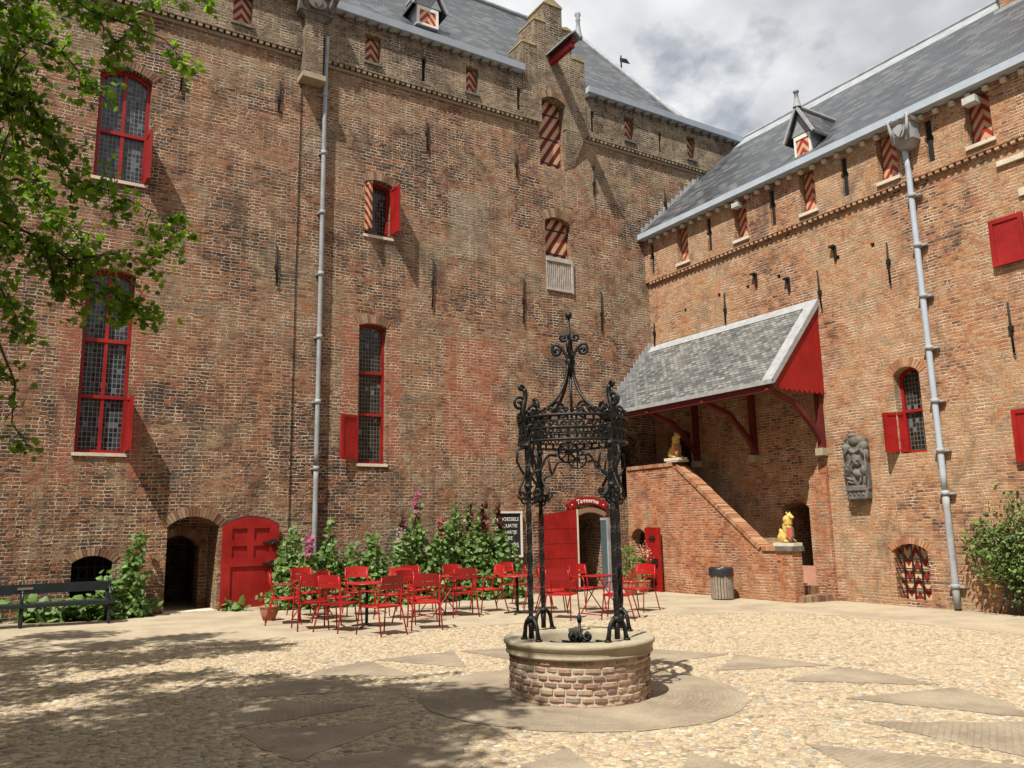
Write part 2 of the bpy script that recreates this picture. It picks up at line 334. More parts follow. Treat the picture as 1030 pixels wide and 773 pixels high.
def leaf_mat(name, c0, c1, trans=.35):
    t = NT(name); g = t.new('ShaderNodeNewGeometry')
    c = t.ramp(g.outputs['Random Per Island'], ((0, c0), (.75, c1), (1, tuple(v * 1.35 for v in c1))))
    t.out(c, .5, spec=.3)
    tr = t.new('ShaderNodeBsdfTranslucent'); t.link(t.mix(1, c, (1.25, 1.5, .5), 'MULTIPLY'), tr.inputs['Color'])
    ms = t.new('ShaderNodeMixShader'); ms.inputs[0].default_value = trans
    t.link(t.b.outputs[0], ms.inputs[1]); t.link(tr.outputs[0], ms.inputs[2])
    t.link(ms.outputs[0], t.n['Material Output'].inputs['Surface']); return t.m
M['oak_leaf'] = leaf_mat('tree leaves', (.06, .11, .012), (.16, .25, .03), .55)
M['holly_leaf'] = leaf_mat('hollyhock leaves', (.07, .13, .03), (.15, .235, .07), .3)
M['climb_leaf'] = leaf_mat('climber leaves', (.045, .085, .018), (.13, .19, .05), .25)
M['stem'] = plain('green stem', (.13, .19, .06), .7)
M['bark'] = plain('bark', (.07, .055, .042), .9, nscale=14, var=.4, bumpd=.02)
for k, c in dict(pink=(.50, .15, .31), lilac=(.55, .28, .50), crimson=(.34, .03, .09), maroon=(.09, .008, .022), dusty=(.55, .30, .24)).items():
    M['fl_' + k] = leaf_mat(k + ' petals', tuple(v * .8 for v in c), c, .25)

# ------------------------------------------------------------------ geometry helpers
def autouv(me):
    if not me.uv_layers: me.uv_layers.new(name='UVMap')
    uvl = me.uv_layers.active.data
    for p in me.polygons:
        n = p.normal
        t_ = Vector((-n.y, n.x, 0))
        if t_.length < .02: t_ = Vector((1, 0, 0))
        t_.normalize(); b = n.cross(t_)
        for li in p.loop_indices:
            v = me.vertices[me.loops[li].vertex_index].co
            uvl[li].uv = (v.dot(t_), v.dot(b))

def origin_of(parent):
    o = Vector((0, 0, 0))
    while parent: o += parent.location; parent = parent.parent
    return o

class MB:
    """collects shapes given in world metres; build() links them as one mesh object"""
    def __init__(s, xf=None): s.v = []; s.f = []; s.sm = []; s.xf = xf
    def add(s, vs, fs, smooth=False):
        k = len(s.v)
        if s.xf: vs = [s.xf(*v) for v in vs]
        s.v += [tuple(v) for v in vs]; s.f += [tuple(i + k for i in f) for f in fs]; s.sm += [smooth] * len(fs)
        return s
    def box(s, x0, x1, y0, y1, z0, z1):
        return s.add([(x0, y0, z0), (x1, y0, z0), (x1, y1, z0), (x0, y1, z0), (x0, y0, z1), (x1, y0, z1), (x1, y1, z1), (x0, y1, z1)],
                     [(0, 3, 2, 1), (4, 5, 6, 7), (0, 1, 5, 4), (1, 2, 6, 5), (2, 3, 7, 6), (3, 0, 4, 7)])
    def prism(s, pts, plane, a, b):
        """polygon pts in a plane ('xz','yz','xy') extruded between a and b on the third axis"""
        def P(p, w):
            return {'xz': (p[0], w, p[1]), 'yz': (w, p[0], p[1]), 'xy': (p[0], p[1], w)}[plane]
        n = len(pts)
        return s.add([P(p, a) for p in pts] + [P(p, b) for p in pts],
                     [tuple(range(n)), tuple(range(2 * n - 1, n - 1, -1))] + [(i, i + n, (i + 1) % n + n, (i + 1) % n) for i in range(n)])
    def ring(s, outer, inner, plane, a, b):
        def P(p, w): return {'xz': (p[0], w, p[1]), 'yz': (w, p[0], p[1])}[plane]
        n = len(outer); V = [P(p, a) for p in outer] + [P(p, a) for p in inner] + [P(p, b) for p in outer] + [P(p, b) for p in inner]
        F = []
        for i in range(n):
            j = (i + 1) % n
            F += [(i, j, n + j, n + i), (2 * n + i, 3 * n + i, 3 * n + j, 2 * n + j), (i, 2 * n + i, 2 * n + j, j), (n + i, n + j, 3 * n + j, 3 * n + i)]
        return s.add(V, F)
    def sheet(s, pts): return s.add(pts, [tuple(range(len(pts)))])
    def slab(s, quad, th):
        """a polygon given thickness along minus its normal"""
        q = [Vector(p) for p in quad]; n = (q[1] - q[0]).cross(q[2] - q[0]).normalized(); k = len(q)
        return s.add(q + [p - n * th for p in q], [tuple(range(k)), tuple(range(2 * k - 1, k - 1, -1))] + [(i, i + k, (i + 1) % k + k, (i + 1) % k) for i in range(k)])
    def tube(s, pts, r, n=8, closed=False, rz=None, twist=0):
        P = [Vector(p) for p in pts]; m_ = len(P)
        rs = [r] * m_ if isinstance(r, (int, float)) else list(r)
        if not closed and not twist:        # keep the quads short so they shade evenly
            Q, q_ = [P[0]], [rs[0]]
            for i in range(m_ - 1):
                k = max(1, min(60, int((P[i + 1] - P[i]).length / .3)))
                for j in range(1, k + 1): Q.append(P[i].lerp(P[i + 1], j / k)); q_.append(rs[i] + (rs[i + 1] - rs[i]) * j / k)
            P, rs, m_ = Q, q_, len(Q)
        V = []; F = []; prev = None
        for i, p in enumerate(P):
            a = P[(i - 1) % m_] if (closed or i > 0) else p
            b = P[(i + 1) % m_] if (closed or i < m_ - 1) else p
            d = (b - a).normalized() if (b - a).length > 1e-9 else Vector((0, 0, 1))
            if prev is None:
                u = d.cross(Vector((0, 0, 1)) if abs(d.z) < .9 else Vector((1, 0, 0))).normalized()
            else:
                u = (prev - d * prev.dot(d)).normalized()
            prev = u; w = d.cross(u)
            for k in range(n):
                an = 2 * math.pi * (k + .5) / n + twist * i
                V.append(p + (u * math.cos(an) + w * math.sin(an)) * rs[i])
        for i in range(m_ if closed else m_ - 1):
            for k in range(n):
                a0 = i * n + k; a1 = i * n + (k + 1) % n; b0 = ((i + 1) % m_) * n + k; b1 = ((i + 1) % m_) * n + (k + 1) % n
                F.append((a0, a1, b1, b0))
        s.add(V, F, n > 4)
        if not closed: k = len(s.v) - len(V); s.f += [tuple(k + i for i in range(n - 1, -1, -1)), tuple(range(k + (m_ - 1) * n, k + m_ * n))]; s.sm += [False, False]
        return s
    def lathe(s, prof, c=(0, 0, 0), n=32, a0=0, a1=2 * math.pi, smooth=True):
        full = abs(a1 - a0 - 2 * math.pi) < 1e-6; k = n if full else n + 1; V = []; F = []
        for (r, z) in prof:
            for i in range(k):
                a = a0 + (a1 - a0) * i / n
                V.append((c[0] + r * math.cos(a), c[1] + r * math.sin(a), c[2] + z))
        for j in range(len(prof) - 1):
            for i in range(n):
                i2 = (i + 1) % k
                F.append((j * k + i, j * k + i2, (j + 1) * k + i2, (j + 1) * k + i))
        return s.add(V, F, smooth)
    def build(s, name, mat, parent=None, recalc=True, uv=True):
        o0 = origin_of(parent)
        me = bpy.data.meshes.new(name)
        me.from_pydata([Vector(v) - o0 for v in s.v], [], s.f)
        if recalc:
            bm = bmesh.new(); bm.from_mesh(me)
            bmesh.ops.recalc_face_normals(bm, faces=bm.faces[:]); bm.to_mesh(me); bm.free()
        me.polygons.foreach_set('use_smooth', s.sm)
        if uv: autouv(me)
        me.materials.append(M[mat] if isinstance(mat, str) else mat)
        ob = bpy.data.objects.new(name, me); C.objects.link(ob)
        if parent: ob.parent = parent
        return ob

def tag(o, label=None, cat=None, group=None, kind=None):
    for k, v in (('label', label), ('category', cat), ('group', group), ('kind', kind)):
        if v: o[k] = v
    return o
def thing(name, loc, label, cat, group=None, rz=0):
    o = bpy.data.objects.new(name, None); C.objects.link(o); o.location = loc; o.rotation_euler = (0, 0, rz)
    o.empty_display_size = .3
    return tag(o, label, cat, group)
def copy_tree(o, parent=None):
    c = o.copy(); C.objects.link(c); c.parent = parent
    for ch in list(o.children): copy_tree(ch, c)
    return c
def gz(x): return -.014167 * (x - 4)
def mesh_from(ob):
    dg = bpy.context.evaluated_depsgraph_get()
    return bpy.data.meshes.new_from_object(ob.evaluated_get(dg))
def cut(ob, cutter_mb):
    """boolean the recesses and openings out of a wall part"""
    if not cutter_mb.v: return
    c = cutter_mb.build('cutter', 'void', ob.parent)
    md = ob.modifiers.new('b', 'BOOLEAN'); md.operation = 'DIFFERENCE'; md.solver = 'EXACT'; md.object = c
    bpy.context.view_layer.update()
    me = mesh_from(ob); ob.modifiers.clear(); old = ob.data; ob.data = me
    me.materials.clear(); me.materials.append(old.materials[0]); autouv(me)
    bpy.data.objects.remove(c); me.name = ob.name
def blobs(name, items, voxel, mat, parent=None):
    """ellipsoids (centre, radii, z-rotation, x-rotation) fused into one continuous surface"""
    bm = bmesh.new(); o0 = origin_of(parent)
    for it in items:
        c, r = it[0], it[1]; rz = it[2] if len(it) > 2 else 0; rx = it[3] if len(it) > 3 else 0
        mt = Matrix.Translation(Vector(c) - o0) @ Matrix.Rotation(rz, 4, 'Z') @ Matrix.Rotation(rx, 4, 'X') @ Matrix.Diagonal((*r, 1))
        if len(it) > 4: bmesh.ops.create_cube(bm, size=2, matrix=mt)
        else: bmesh.ops.create_icosphere(bm, subdivisions=3, radius=1, matrix=mt)
    me = bpy.data.meshes.new(name); bm.to_mesh(me); bm.free()
    ob = bpy.data.objects.new(name, me); C.objects.link(ob); ob.parent = parent
    md = ob.modifiers.new('r', 'REMESH'); md.mode = 'VOXEL'; md.voxel_size = voxel; md.use_smooth_shade = True
    sm_ = ob.modifiers.new('s', 'SMOOTH'); sm_.iterations = 1; sm_.factor = .4
    bpy.context.view_layer.update()
    m2 = mesh_from(ob); ob.modifiers.clear(); ob.data = m2; autouv(m2)
    m2.materials.clear(); m2.materials.append(M[mat]); m2.name = name
    return ob

LEAF = {}
half = [(.0, 0), (.10, .10), (.34, .06), (.27, .24), (.50, .36), (.30, .48), (.36, .72), (.14, .70), (0, 1)]
LEAF['lobed'] = half
LEAF['round'] = [(0, 0), (.30, -.08), (.48, .14), (.40, .34), (.50, .55), (.28, .72), (.16, .92), (0, .95)]
LEAF['oval'] = [(0, 0), (.2, .2), (.27, .5), (.16, .8), (0, 1)]
def leaves(name, P, size, mat, parent, shape='lobed', up=.6, seed=1, fold=.25, out=None):
    g = np.random.default_rng(seed); P = np.asarray(P, float) - np.array(origin_of(parent)); N = len(P)
    h = LEAF[shape]; k = len(h)
    tpl = np.array([(x, y, -fold * x) for x, y in h] + [(-x, y, -fold * x) for x, y in h[1:-1]])
    nv = len(tpl)
    n = g.normal(size=(N, 3)); n[:, 2] += up * 2
    if out is not None: n += np.asarray(out)
    n /= np.linalg.norm(n, axis=1)[:, None]
    t_ = g.normal(size=(N, 3)); t_[:, 2] -= .4; t_ -= n * (t_ * n).sum(1)[:, None]; t_ /= np.linalg.norm(t_, axis=1)[:, None]
    b = np.cross(t_, n); s_ = size * (.45 + .95 * g.beta(2, 2, N))
    V = P[:, None, :] + s_[:, None, None] * (tpl[None, :, 0, None] * b[:, None, :] + tpl[None, :, 1, None] * t_[:, None, :] + tpl[None, :, 2, None] * n[:, None, :])
    f1 = list(range(k)); f2 = [0] + [k - 1] + list(range(nv - 1, k - 1, -1))
    idx = np.array(f1 + f2); base = (np.arange(N) * nv)[:, None]
    loops = (base + idx[None, :]).ravel()
    sizes = np.tile([len(f1), len(f2)], N); starts = np.concatenate([[0], np.cumsum(sizes)[:-1]])
    me = bpy.data.meshes.new(name); me.vertices.add(N * nv); me.vertices.foreach_set('co', V.ravel())
    me.loops.add(len(loops)); me.loops.foreach_set('vertex_index', loops.astype(np.int32))
    me.polygons.add(len(sizes)); me.polygons.foreach_set('loop_start', starts.astype(np.int32)); me.polygons.foreach_set('loop_total', sizes.astype(np.int32))
    me.update(calc_edges=True); me.validate()
    me.materials.append(M[mat]); ob = bpy.data.objects.new(name, me); C.objects.link(ob); ob.parent = parent
    return ob

YL, XR = 17.7, 15.94
WL = lambda u, d, z: (u, YL - d, z)          # left wing facade: along, outwards, up
WR = lambda u, d, z: (XR - d, u, z)          # right wing facade
def arch_pts(u0, u1, z0, z1, rise, n=10):
    """opening outline: z1 springing, rise above it"""
    pts = [(u0, z0), (u1, z0)]
    if rise < .005: return pts + [(u1, z1), (u0, z1)]
    hw = (u1 - u0) / 2; uc = (u0 + u1) / 2
    if rise >= hw - .01:
        pts += [(uc + hw * math.cos(a), z1 + rise * math.sin(a)) for a in np.linspace(0, math.pi, n + 1)]
    else:
        Rr = (hw * hw + rise * rise) / (2 * rise); zc = z1 + rise - Rr; a0 = math.asin(hw / Rr)
        pts += [(uc + Rr * math.sin(a), zc + Rr * math.cos(a)) for a in np.linspace(a0, -a0, n + 1)]
    return pts
def inset(pts, e):
    us = [p[0] for p in pts]; zs = [p[1] for p in pts]; uc = (min(us) + max(us)) / 2; zc = (min(zs) + max(zs)) / 2
    su = 1 - 2 * e / (max(us) - min(us)); sz = 1 - 2 * e / (max(zs) - min(zs))
    return [(uc + (u - uc) * su, zc + (z - zc) * sz) for u, z in pts]
def brick_arch(wing, W, u0, u1, z1, rise, mat='voussoir_old', hgt=.2, bw=.068, proud=.015, name='brick_arch'):
    hw = (u1 - u0) / 2; uc = (u0 + u1) / 2; mb = MB(W); g = random.Random(int(u0 * 100))
    rise = max(rise, .03)
    Rr = (hw * hw + rise * rise) / (2 * rise); zc = z1 + rise - Rr; a0 = math.asin(min(1, hw / Rr)) if rise < hw else math.pi / 2 + math.asin(min(1, (rise - hw) / Rr))
    a0 *= 1.06; n = max(6, int(2 * a0 * (Rr + hgt / 2) / bw))
    for i in range(n):
        a = -a0 + 2 * a0 * (i + .5) / n; da = a0 / n * .84; ro = Rr + hgt * g.uniform(.93, 1.03); p = proud * g.uniform(.3, 1.2)
        q = [(uc + r_ * math.sin(b), zc + r_ * math.cos(b)) for r_, b in ((Rr + .002, a - da), (Rr + .002, a + da), (ro, a + da), (ro, a - da))]
        mb.prism(q, 'xz', -.05, p)      # prism's third axis is the outward one
    return mb.build(name, mat, wing)
# W maps (u, d, z): MB.prism('xz') emits (p0, w, p1) = (u, d, z)

def shutter(parent, W, hu, hd, z0, z1, width, ang, sgn, mat='red', name='shutter', th=.035):
    """hinged leaf: ang 0 closes over the opening, 90 stands out, 180 lies open on the wall"""
    ca, sa = math.cos(R(ang)) * sgn, math.sin(R(ang)); na, nb = -sa * sgn, math.cos(R(ang))
    X = lambda s_, t_, z: W(hu + s_ * ca + t_ * na, hd + s_ * sa + t_ * nb, z)
    mb = MB(X); mb.box(0, width, -th / 2, th / 2, z0, z1)
    e = .065
    for side in (-1, 1):
        a, b = sorted((side * th / 2, side * (th / 2 + .014)))
        mb.box(0, e, a, b, z0, z1); mb.box(width - e, width, a, b, z0, z1); mb.box(e, width - e, a, b, z0, z0 + e); mb.box(e, width - e, a, b, z1 - e, z1)
    sh = mb.build(name, mat, parent)
    return sh

def window(wing, W, cutter, u0, u1, z0, z1, rise, depth=.26, mull=(), trans=(), glass='glass', arch='voussoir_old', fw_=.06, sill=True, colour='red'):
    pts = arch_pts(u0, u1, z0, z1, rise)
    cutter.prism(pts, 'xz', -depth, .6)
    mb = MB(W); i_ = inset(pts, fw_)
    mb.ring(inset(pts, .002), i_, 'xz', -depth + .002, -depth + .10)
    for u in mull: mb.box(u - fw_ / 2.2, u + fw_ / 2.2, -depth + .004, -depth + .092, z0 + .01, z1 + rise * .9)
    for z in trans: mb.box(u0 + .01, u1 - .01, -depth + .006, -depth + .105, z - fw_ / 2, z + fw_ / 2)
    f = mb.build('window', colour, wing)
    g = MB(W); g.prism(inset(pts, .01), 'xz', -depth + .02, -depth + .035); g.build('pane', glass, f)
    if arch: brick_arch(wing, W, u0, u1, z1, rise, arch)
    if sill:
        s_ = MB(W); s_.prism([(u0 - .04, z0 - .07), (u1 + .04, z0 - .07), (u1 + .04, z0 - .003), (u0 - .04, z0 - .003)], 'xz', -.1, .035)
        s_.build('sill', 'pale_stone', f)
    return f

def stripe_panel(name, mat, wing, W, u0, u1, z0, z1, d, rise=0, straps=()):
    """board shutter whose UV runs from its own centre so the painted chevrons sit right"""
    mb = MB(W); mb.prism(arch_pts(u0, u1, z0, z1, rise), 'xz', d - .03, d)
    o = mb.build(name, mat, wing); uvl = o.data.uv_layers.active.data; uc = (u0 + u1) / 2
    sg = 1 if W is WL else -1
    off = origin_of(wing)
    for lp in o.data.loops:
        v = o.data.vertices[lp.vertex_index].co + off
        u = v.x if W is WL else v.y
        uvl[lp.index].uv = ((u - uc) * sg, v.z - z0)
    for z in straps:
        s_ = MB(W); s_.box(u0 + .02, u1 - .05, d, d + .012, z - .02, z + .02); s_.build('iron_strap', 'iron', o)
    return o

def bracket_row(parent, mat, x0, dx, n):
    """x0: first bracket's world box; dx: step to the next one"""
    b = MB(); b.box(*x0); first = b.build('gutter_bracket', mat, parent)
    for i in range(1, n):
        c = first.copy(); C.objects.link(c); c.parent = parent; c.location = first.location + Vector(dx) * i
def anchor(wing, W, u, z0, z1):
    mb = MB(W); g = random.Random(int(u * 31 + z0 * 17)); zm = (z0 + z1) / 2 + g.uniform(-.1, .1); tl = g.uniform(-.02, .02)
    mb.tube([(u - tl, .03, z1), (u, .035, zm), (u + tl, .03, z0)], [.02, .026, .022], 6)
    mb.box(u - .04, u + .04, -.02, .06, zm - .05, zm + .05)
    mb.tube([(u + tl, .03, z0), (u + tl - .015, .05, z0 - .03), (u + tl - .03, .03, z0 - .035)], .016, 6)
    mb.build('wall_anchor', 'iron', wing)

# ------------------------------------------------------------------ ground
def ragged(poly, amp, step, seed=1):
    g = random.Random(seed); out = []
    for i, p in enumerate(poly):
        q = poly[(i + 1) % len(poly)]; L = math.dist(p, q); n = max(1, int(L / step))
        for k in range(n):
            t_ = k / n; e = (g.uniform(-amp, amp), g.uniform(-amp, amp)) if k else (0, 0)
            out.append((p[0] + (q[0] - p[0]) * t_ + e[0], p[1] + (q[1] - p[1]) * t_ + e[1]))
    return out
def gsheet(name, mat, poly, dz, kind='structure', uvf=None):
    mb = MB(); mb.sheet([(x, y, gz(x) + dz) for x, y in poly])
    o = mb.build(name, mat, None, recalc=False); tag(o, kind=kind)
    if uvf:
        for lp in o.data.loops:
            v = o.data.vertices[lp.vertex_index].co; o.data.uv_layers.active.data[lp.index].uv = uvf(v)
    return o
gsheet('ground', 'cobble', [(-90, -90), (90, -90), (90, 90), (-90, 90)], 0)
gsheet('terrace_paving', 'terrace', ragged([(-12, 13.2), (1.0, 12.9), (4.0, 12.1), (8.0, 12.2), (11.3, 11.7), (12.6, 10.9), (13.2, 9.9), (13.1, 8.0), (12.9, 6.5), (12.6, -9), (XR + .1, -9), (XR + .1, YL + .1), (-12, YL + .1)], .05, .16), .004)
WX, WY = 4.9, 6.7
mb = MB(); V = []; F = []; n = 96
for i in range(n):
    a = 2 * math.pi * i / n
    for r_ in (.6, 1.58 + random.uniform(-.02, .02)): V.append((WX + r_ * math.cos(a), WY + r_ * math.sin(a), gz(WX + r_ * math.cos(a)) + .005))
F = [(2 * i, 2 * i + 1, (2 * i + 3) % (2 * n), (2 * i + 2) % (2 * n)) for i in range(n)]
mb.add(V, F); ringp = mb.build('ring_paving', 'paver', None, recalc=False); tag(ringp, kind='structure')
for p in ringp.data.polygons:
    for li in p.loop_indices:
        k = ringp.data.loops[li].vertex_index; a = (k // 2) / n
        if p.index == n - 1 and k // 2 == 0: a = 1
        ringp.data.uv_layers.active.data[li].uv = (a * 6.8, .6 if k % 2 == 0 else 1.62)
mb = MB(); star_uv = []
for i in range(16):
    a = R(5.5 + 22.5 * i); da = R(10.4)
    far = lambda b: max(0, math.cos(b + R(62))) ** 2
    rt_ = 1.95 + .6 * far(a); tip = (WX + rt_ * math.cos(a), WY + rt_ * math.sin(a))
    arc = [(WX + (3.2 + .75 * far(b)) * math.cos(b), WY + (3.2 + .75 * far(b)) * math.sin(b)) for b in np.linspace(a - da, a + da, 5)]
    pts = ragged([tip] + arc, .022, .09, i)
    mb.sheet([(x, y, gz(x) + .004) for x, y in pts])
    c, s_ = math.cos(a), math.sin(a)
    star_uv += [((-(x - WX) * s_ + (y - WY) * c), (x - WX) * c + (y - WY) * s_) for x, y in pts]
st = mb.build('star_paving', 'paver', None, recalc=False); tag(st, kind='structure')
for lp in st.data.loops: st.data.uv_layers.active.data[lp.index].uv = star_uv[lp.vertex_index]

M['stone_set'] = island_mat('rounded field stones', ((0, (.20, .16, .11)), (.08, (.28, .22, .145)), (.27, (.35, .28, .18)), (.47, (.39, .32, .205)), (.64, (.36, .27, .175)), (.78, (.42, .35, .235)), (.88, (.32, .215, .15)), (.93, (.25, .235, .205)), (.97, (.36, .33, .27)), (1, (.48, .42, .31))), .85, .012, 40)
def in_poly(x, y, poly):
    c = False; j = len(poly) - 1
    for i in range(len(poly)):
        if (poly[i][1] > y) != (poly[j][1] > y) and x < (poly[j][0] - poly[i][0]) * (y - poly[i][1]) / (poly[j][1] - poly[i][1]) + poly[i][0]: c = not c
        j = i
    return c
TERR = [(-12, 13.2), (1.0, 12.9), (4.0, 12.1), (8.0, 12.2), (11.3, 11.7), (12.6, 10.9), (13.2, 9.9), (13.1, 8.0), (12.9, 6.5), (12.6, -9), (17, -9), (17, 19), (-12, 19)]
def on_brick(x, y):
    r_ = math.hypot(x - WX, y - WY)
    if r_ < 1.6: return True
    if r_ < 4.1:
        a = math.atan2(y - WY, x - WX); k = round((a - R(5.5)) / R(22.5)); a0 = R(5.5) + k * R(22.5); f_ = max(0, math.cos(a0 + R(62))) ** 2
        rt_, ro_ = 1.95 + .6 * f_, 3.2 + .75 * f_
        if rt_ < r_ < ro_ + .02 and abs(a - a0) < R(10.4) * (r_ - rt_) / (ro_ - rt_) * (ro_ / r_) + .012: return True
    return in_poly(x, y, TERR)
g = np.random.default_rng(31); V = []; F = []; row = 0; y = 2.6
while y < 13.2:
    x = -2.0 + (row % 2) * .055
    while x < 13.3:
        sx_ = g.uniform(.029, .052); px, py = x + g.normal(0, .014), y + g.normal(0, .012); x += .072 + g.uniform(-.01, .032)
        if py < px * .25 + 1.2 or on_brick(px, py) or g.uniform() < .05: continue
        sy_ = g.uniform(.025, .037); an = g.uniform(-.5, .5); h_ = g.uniform(.004, .012); k0 = len(V); z0 = gz(px); tx, ty = g.normal(0, .06, 2); ca, sa = math.cos(an), math.sin(an); nn = 8
        rj = g.uniform(.82, 1.12, nn)
        for ring_, (q_, hz) in enumerate(((1.0, -.004), (.86, .62), (.5, .95))):
            for i in range(nn):
                b = 2 * math.pi * i / nn; u, v = sx_ * q_ * rj[i] * math.cos(b), sy_ * q_ * rj[i] * math.sin(b); X_, Y_ = u * ca - v * sa, u * sa + v * ca
                V.append((px + X_, py + Y_, z0 + (hz * h_ if ring_ else -.006) + (X_ * tx + Y_ * ty if ring_ else 0)))
        for r_ in range(2): F += [(k0 + r_ * nn + i, k0 + r_ * nn + (i + 1) % nn, k0 + (r_ + 1) * nn + (i + 1) % nn, k0 + (r_ + 1) * nn + i) for i in range(nn)]
        F.append(tuple(k0 + 2 * nn + i for i in range(nn)))
    y += .062; row += 1
mb = MB(); mb.v = V; mb.f = F; mb.sm = [True] * len(F)
tag(mb.build('cobblestones', 'stone_set', None, recalc=False, uv=False), kind='stuff')

# ------------------------------------------------------------------ left wing
lw = thing('castle_wing', (0, YL, 0), 'tall weathered brown brick wing with stepped gable, behind the hollyhocks', 'building')
Z1 = 12.9
wall = MB(); wall.box(-9, 20.3, YL, YL + 8.5, -1.2, Z1)
cw = MB(WL)
# windows
wA = window(lw, WL, cw, 1.0, 2.0, 8.85, 11.22, .17, mull=(1.5,), trans=(9.95,), fw_=.075)
wB = window(lw, WL, cw, 1.03, 1.93, 3.17, 6.82, .1, mull=(1.48,), trans=(4.3, 5.45), fw_=.07)
wC = window(lw, WL, cw, 6.90, 7.62, 8.67, 10.03, .08, depth=.36, mull=(7.1,), glass='glass_dark')
wD = window(lw, WL, cw, 6.80, 7.5, 3.1, 6.38, .07, depth=.24, trans=(4.26, 5.26), glass='glass_dark')
shutter(wA, WL, 1.98, -.02, 8.85, 9.92, .46, 88, 1); shutter(wB, WL, 1.94, -.02, 3.2, 4.28, .47, 88, 1)
shutter(wC, WL, 7.6, -.02, 8.75, 9.95, .40, 84, 1); shutter(wD, WL, 6.79, .02, 3.18, 4.2, .45, 14, -1)
s_ = shutter(wC, WL, 6.92, -.02, 8.75, 9.95, .27, 100, -1, mat='chevron')
# hoist door and barred door under the gable
cw.prism(arch_pts(12.12, 12.95, 11.68, Z1 + .2, 0), 'xz', -.34, .6)
window_b = arch_pts(12.22, 13.10, 8.02, 10.05, .14)
cw.prism(window_b, 'xz', -.32, .6)
brick_arch(lw, WL, 12.22, 13.10, 10.05, .14, 'voussoir_old', .26)
for (u0, u1, z0, z1) in ((12.24, 13.08, 9.0, 10.1),): stripe_panel('shutter', 'stripes', lw, WL, u0, u1, z0, z1, -.18, .1, (9.15, 9.85))
fr = MB(WL); fr.box(12.22, 13.10, -.02, .05, 8.86, 8.93); fr.box(12.22, 13.10, -.02, .05, 8.02, 8.09)
for k in range(14): fr.box(12.23 + k * .064, 12.258 + k * .064, -.01, .025, 8.08, 9.0)
fr.box(13.06, 13.12, -.02, .06, 8.0, 8.95)
fr.build('balustrade', 'grey_wood', lw)
bk = MB(WL); bk.box(12.24, 13.08, -.3, -.22, 8.04, 9.1); bk.build('inner_door', 'stripes', lw)
# doors and cellar opening at the ground
cw.prism(arch_pts(2.80, 3.80, -.4, 1.72, .2), 'xz', -3.4, .6); brick_arch(lw, WL, 2.80, 3.80, 1.72, .2, 'voussoir_old', .19)
cw.prism(arch_pts(1.14, 1.84, .3, 1.06, .13), 'xz', -1.6, .6); brick_arch(lw, WL, 1.14, 1.84, 1.06, .13, 'voussoir_old', .16)
gr = MB(WL)
for k in range(1, 5): gr.box(1.14 + k * .14 - .01, 1.14 + k * .14 + .01, -.22, -.20, .3, 1.18)
for k in range(1, 4): gr.box(1.13, 1.85, -.2, -.185, .3 + k * .22, .32 + k * .22)
gr.build('window_grating', 'iron', lw)
cw.prism(arch_pts(12.97, 13.93, -.6, 1.62, .36), 'xz', -2.6, .6)
cw.prism(arch_pts(14.6, 15.3, 2.35, 4.0, .2), 'xz', -1.5, .6)
wl_ = wall.build('wall', 'brick_left', lw); cut(wl_, cw)
# inner arch set back inside the first doorway
ia = MB(WL); ia.box(2.79, 3.81, -1.5, -1.0, -.2, 1.95); iao = ia.build('inner_arch', 'brick_left', lw); ic = MB(WL); ic.prism(arch_pts(2.84, 3.62, -.4, 1.30, .24), 'xz', -1.7, -.8); cut(iao, ic)
brick_arch(lw, lambda u, d, z: WL(u, d - 1.0, z), 2.84, 3.62, 1.30, .24, 'voussoir_old', .18)
th_ = MB(WL); th_.box(2.78, 3.83, -.5, .06, -.3, .035); th_.build('threshold', 'pale_stone', lw)
# parapet, gable
cp = MB(WL); p1 = MB(WL); p1.box(-9, 11.50, -.6, .12, Z1, 14.2); p2 = MB(WL); p2.box(13.70, 20.3, -.6, .12, Z1, 14.2)
SH = [(3.58, 4.02), (6.80, 7.22), (9.68, 10.06), (15.18, 15.56), (17.78, 18.14)]
for (a, b) in SH: cp.prism(arch_pts(a, b, 13.17, 13.92, 0), 'xz', -.12, .6)
for a in (8.42, 11.36, 13.95, 16.62): v_ = MB(WL); v_.box(a - .048, a + .058, -.14, -.02, 13.085, 13.745); v_.build('slot_shade_panel', 'void', lw); cp.prism(arch_pts(a - .05, a + .06, 13.08, 13.75, 0), 'xz', -.3, .6)  # near-black panel in each slot paints the shade of its depth
o1 = p1.build('parapet', 'brick_grey', lw); cut(o1, cp); o2 = p2.build('parapet', 'brick_grey', lw); cut(o2, cp)
for (a, b) in SH:
    stripe_panel('shutter', 'chevron', lw, WL, a, b, 13.17, 13.9, -.03)
    s_ = MB(WL); s_.box(a - .04, b + .04, .02, .17, 13.10, 13.165); s_.build('sill', 'dark_stone', lw)
gm = MB(WL); gp = [(11.50, Z1), (13.70, Z1), (13.70, 15.22), (13.24, 15.22), (13.24, 16.08), (12.92, 16.08), (12.92, 16.72), (12.29, 16.72), (12.29, 16.08), (11.93, 16.08), (11.93, 15.22), (11.50, 15.22)]
gm.prism(gp, 'xz', -.7, .15); go = gm.build('stepped_gable', 'brick_grey', lw)
cg = MB(WL); cg.prism(arch_pts(12.12, 12.95, Z1 - .4, 13.62, .16), 'xz', -.22, .6); cut(go, cg)
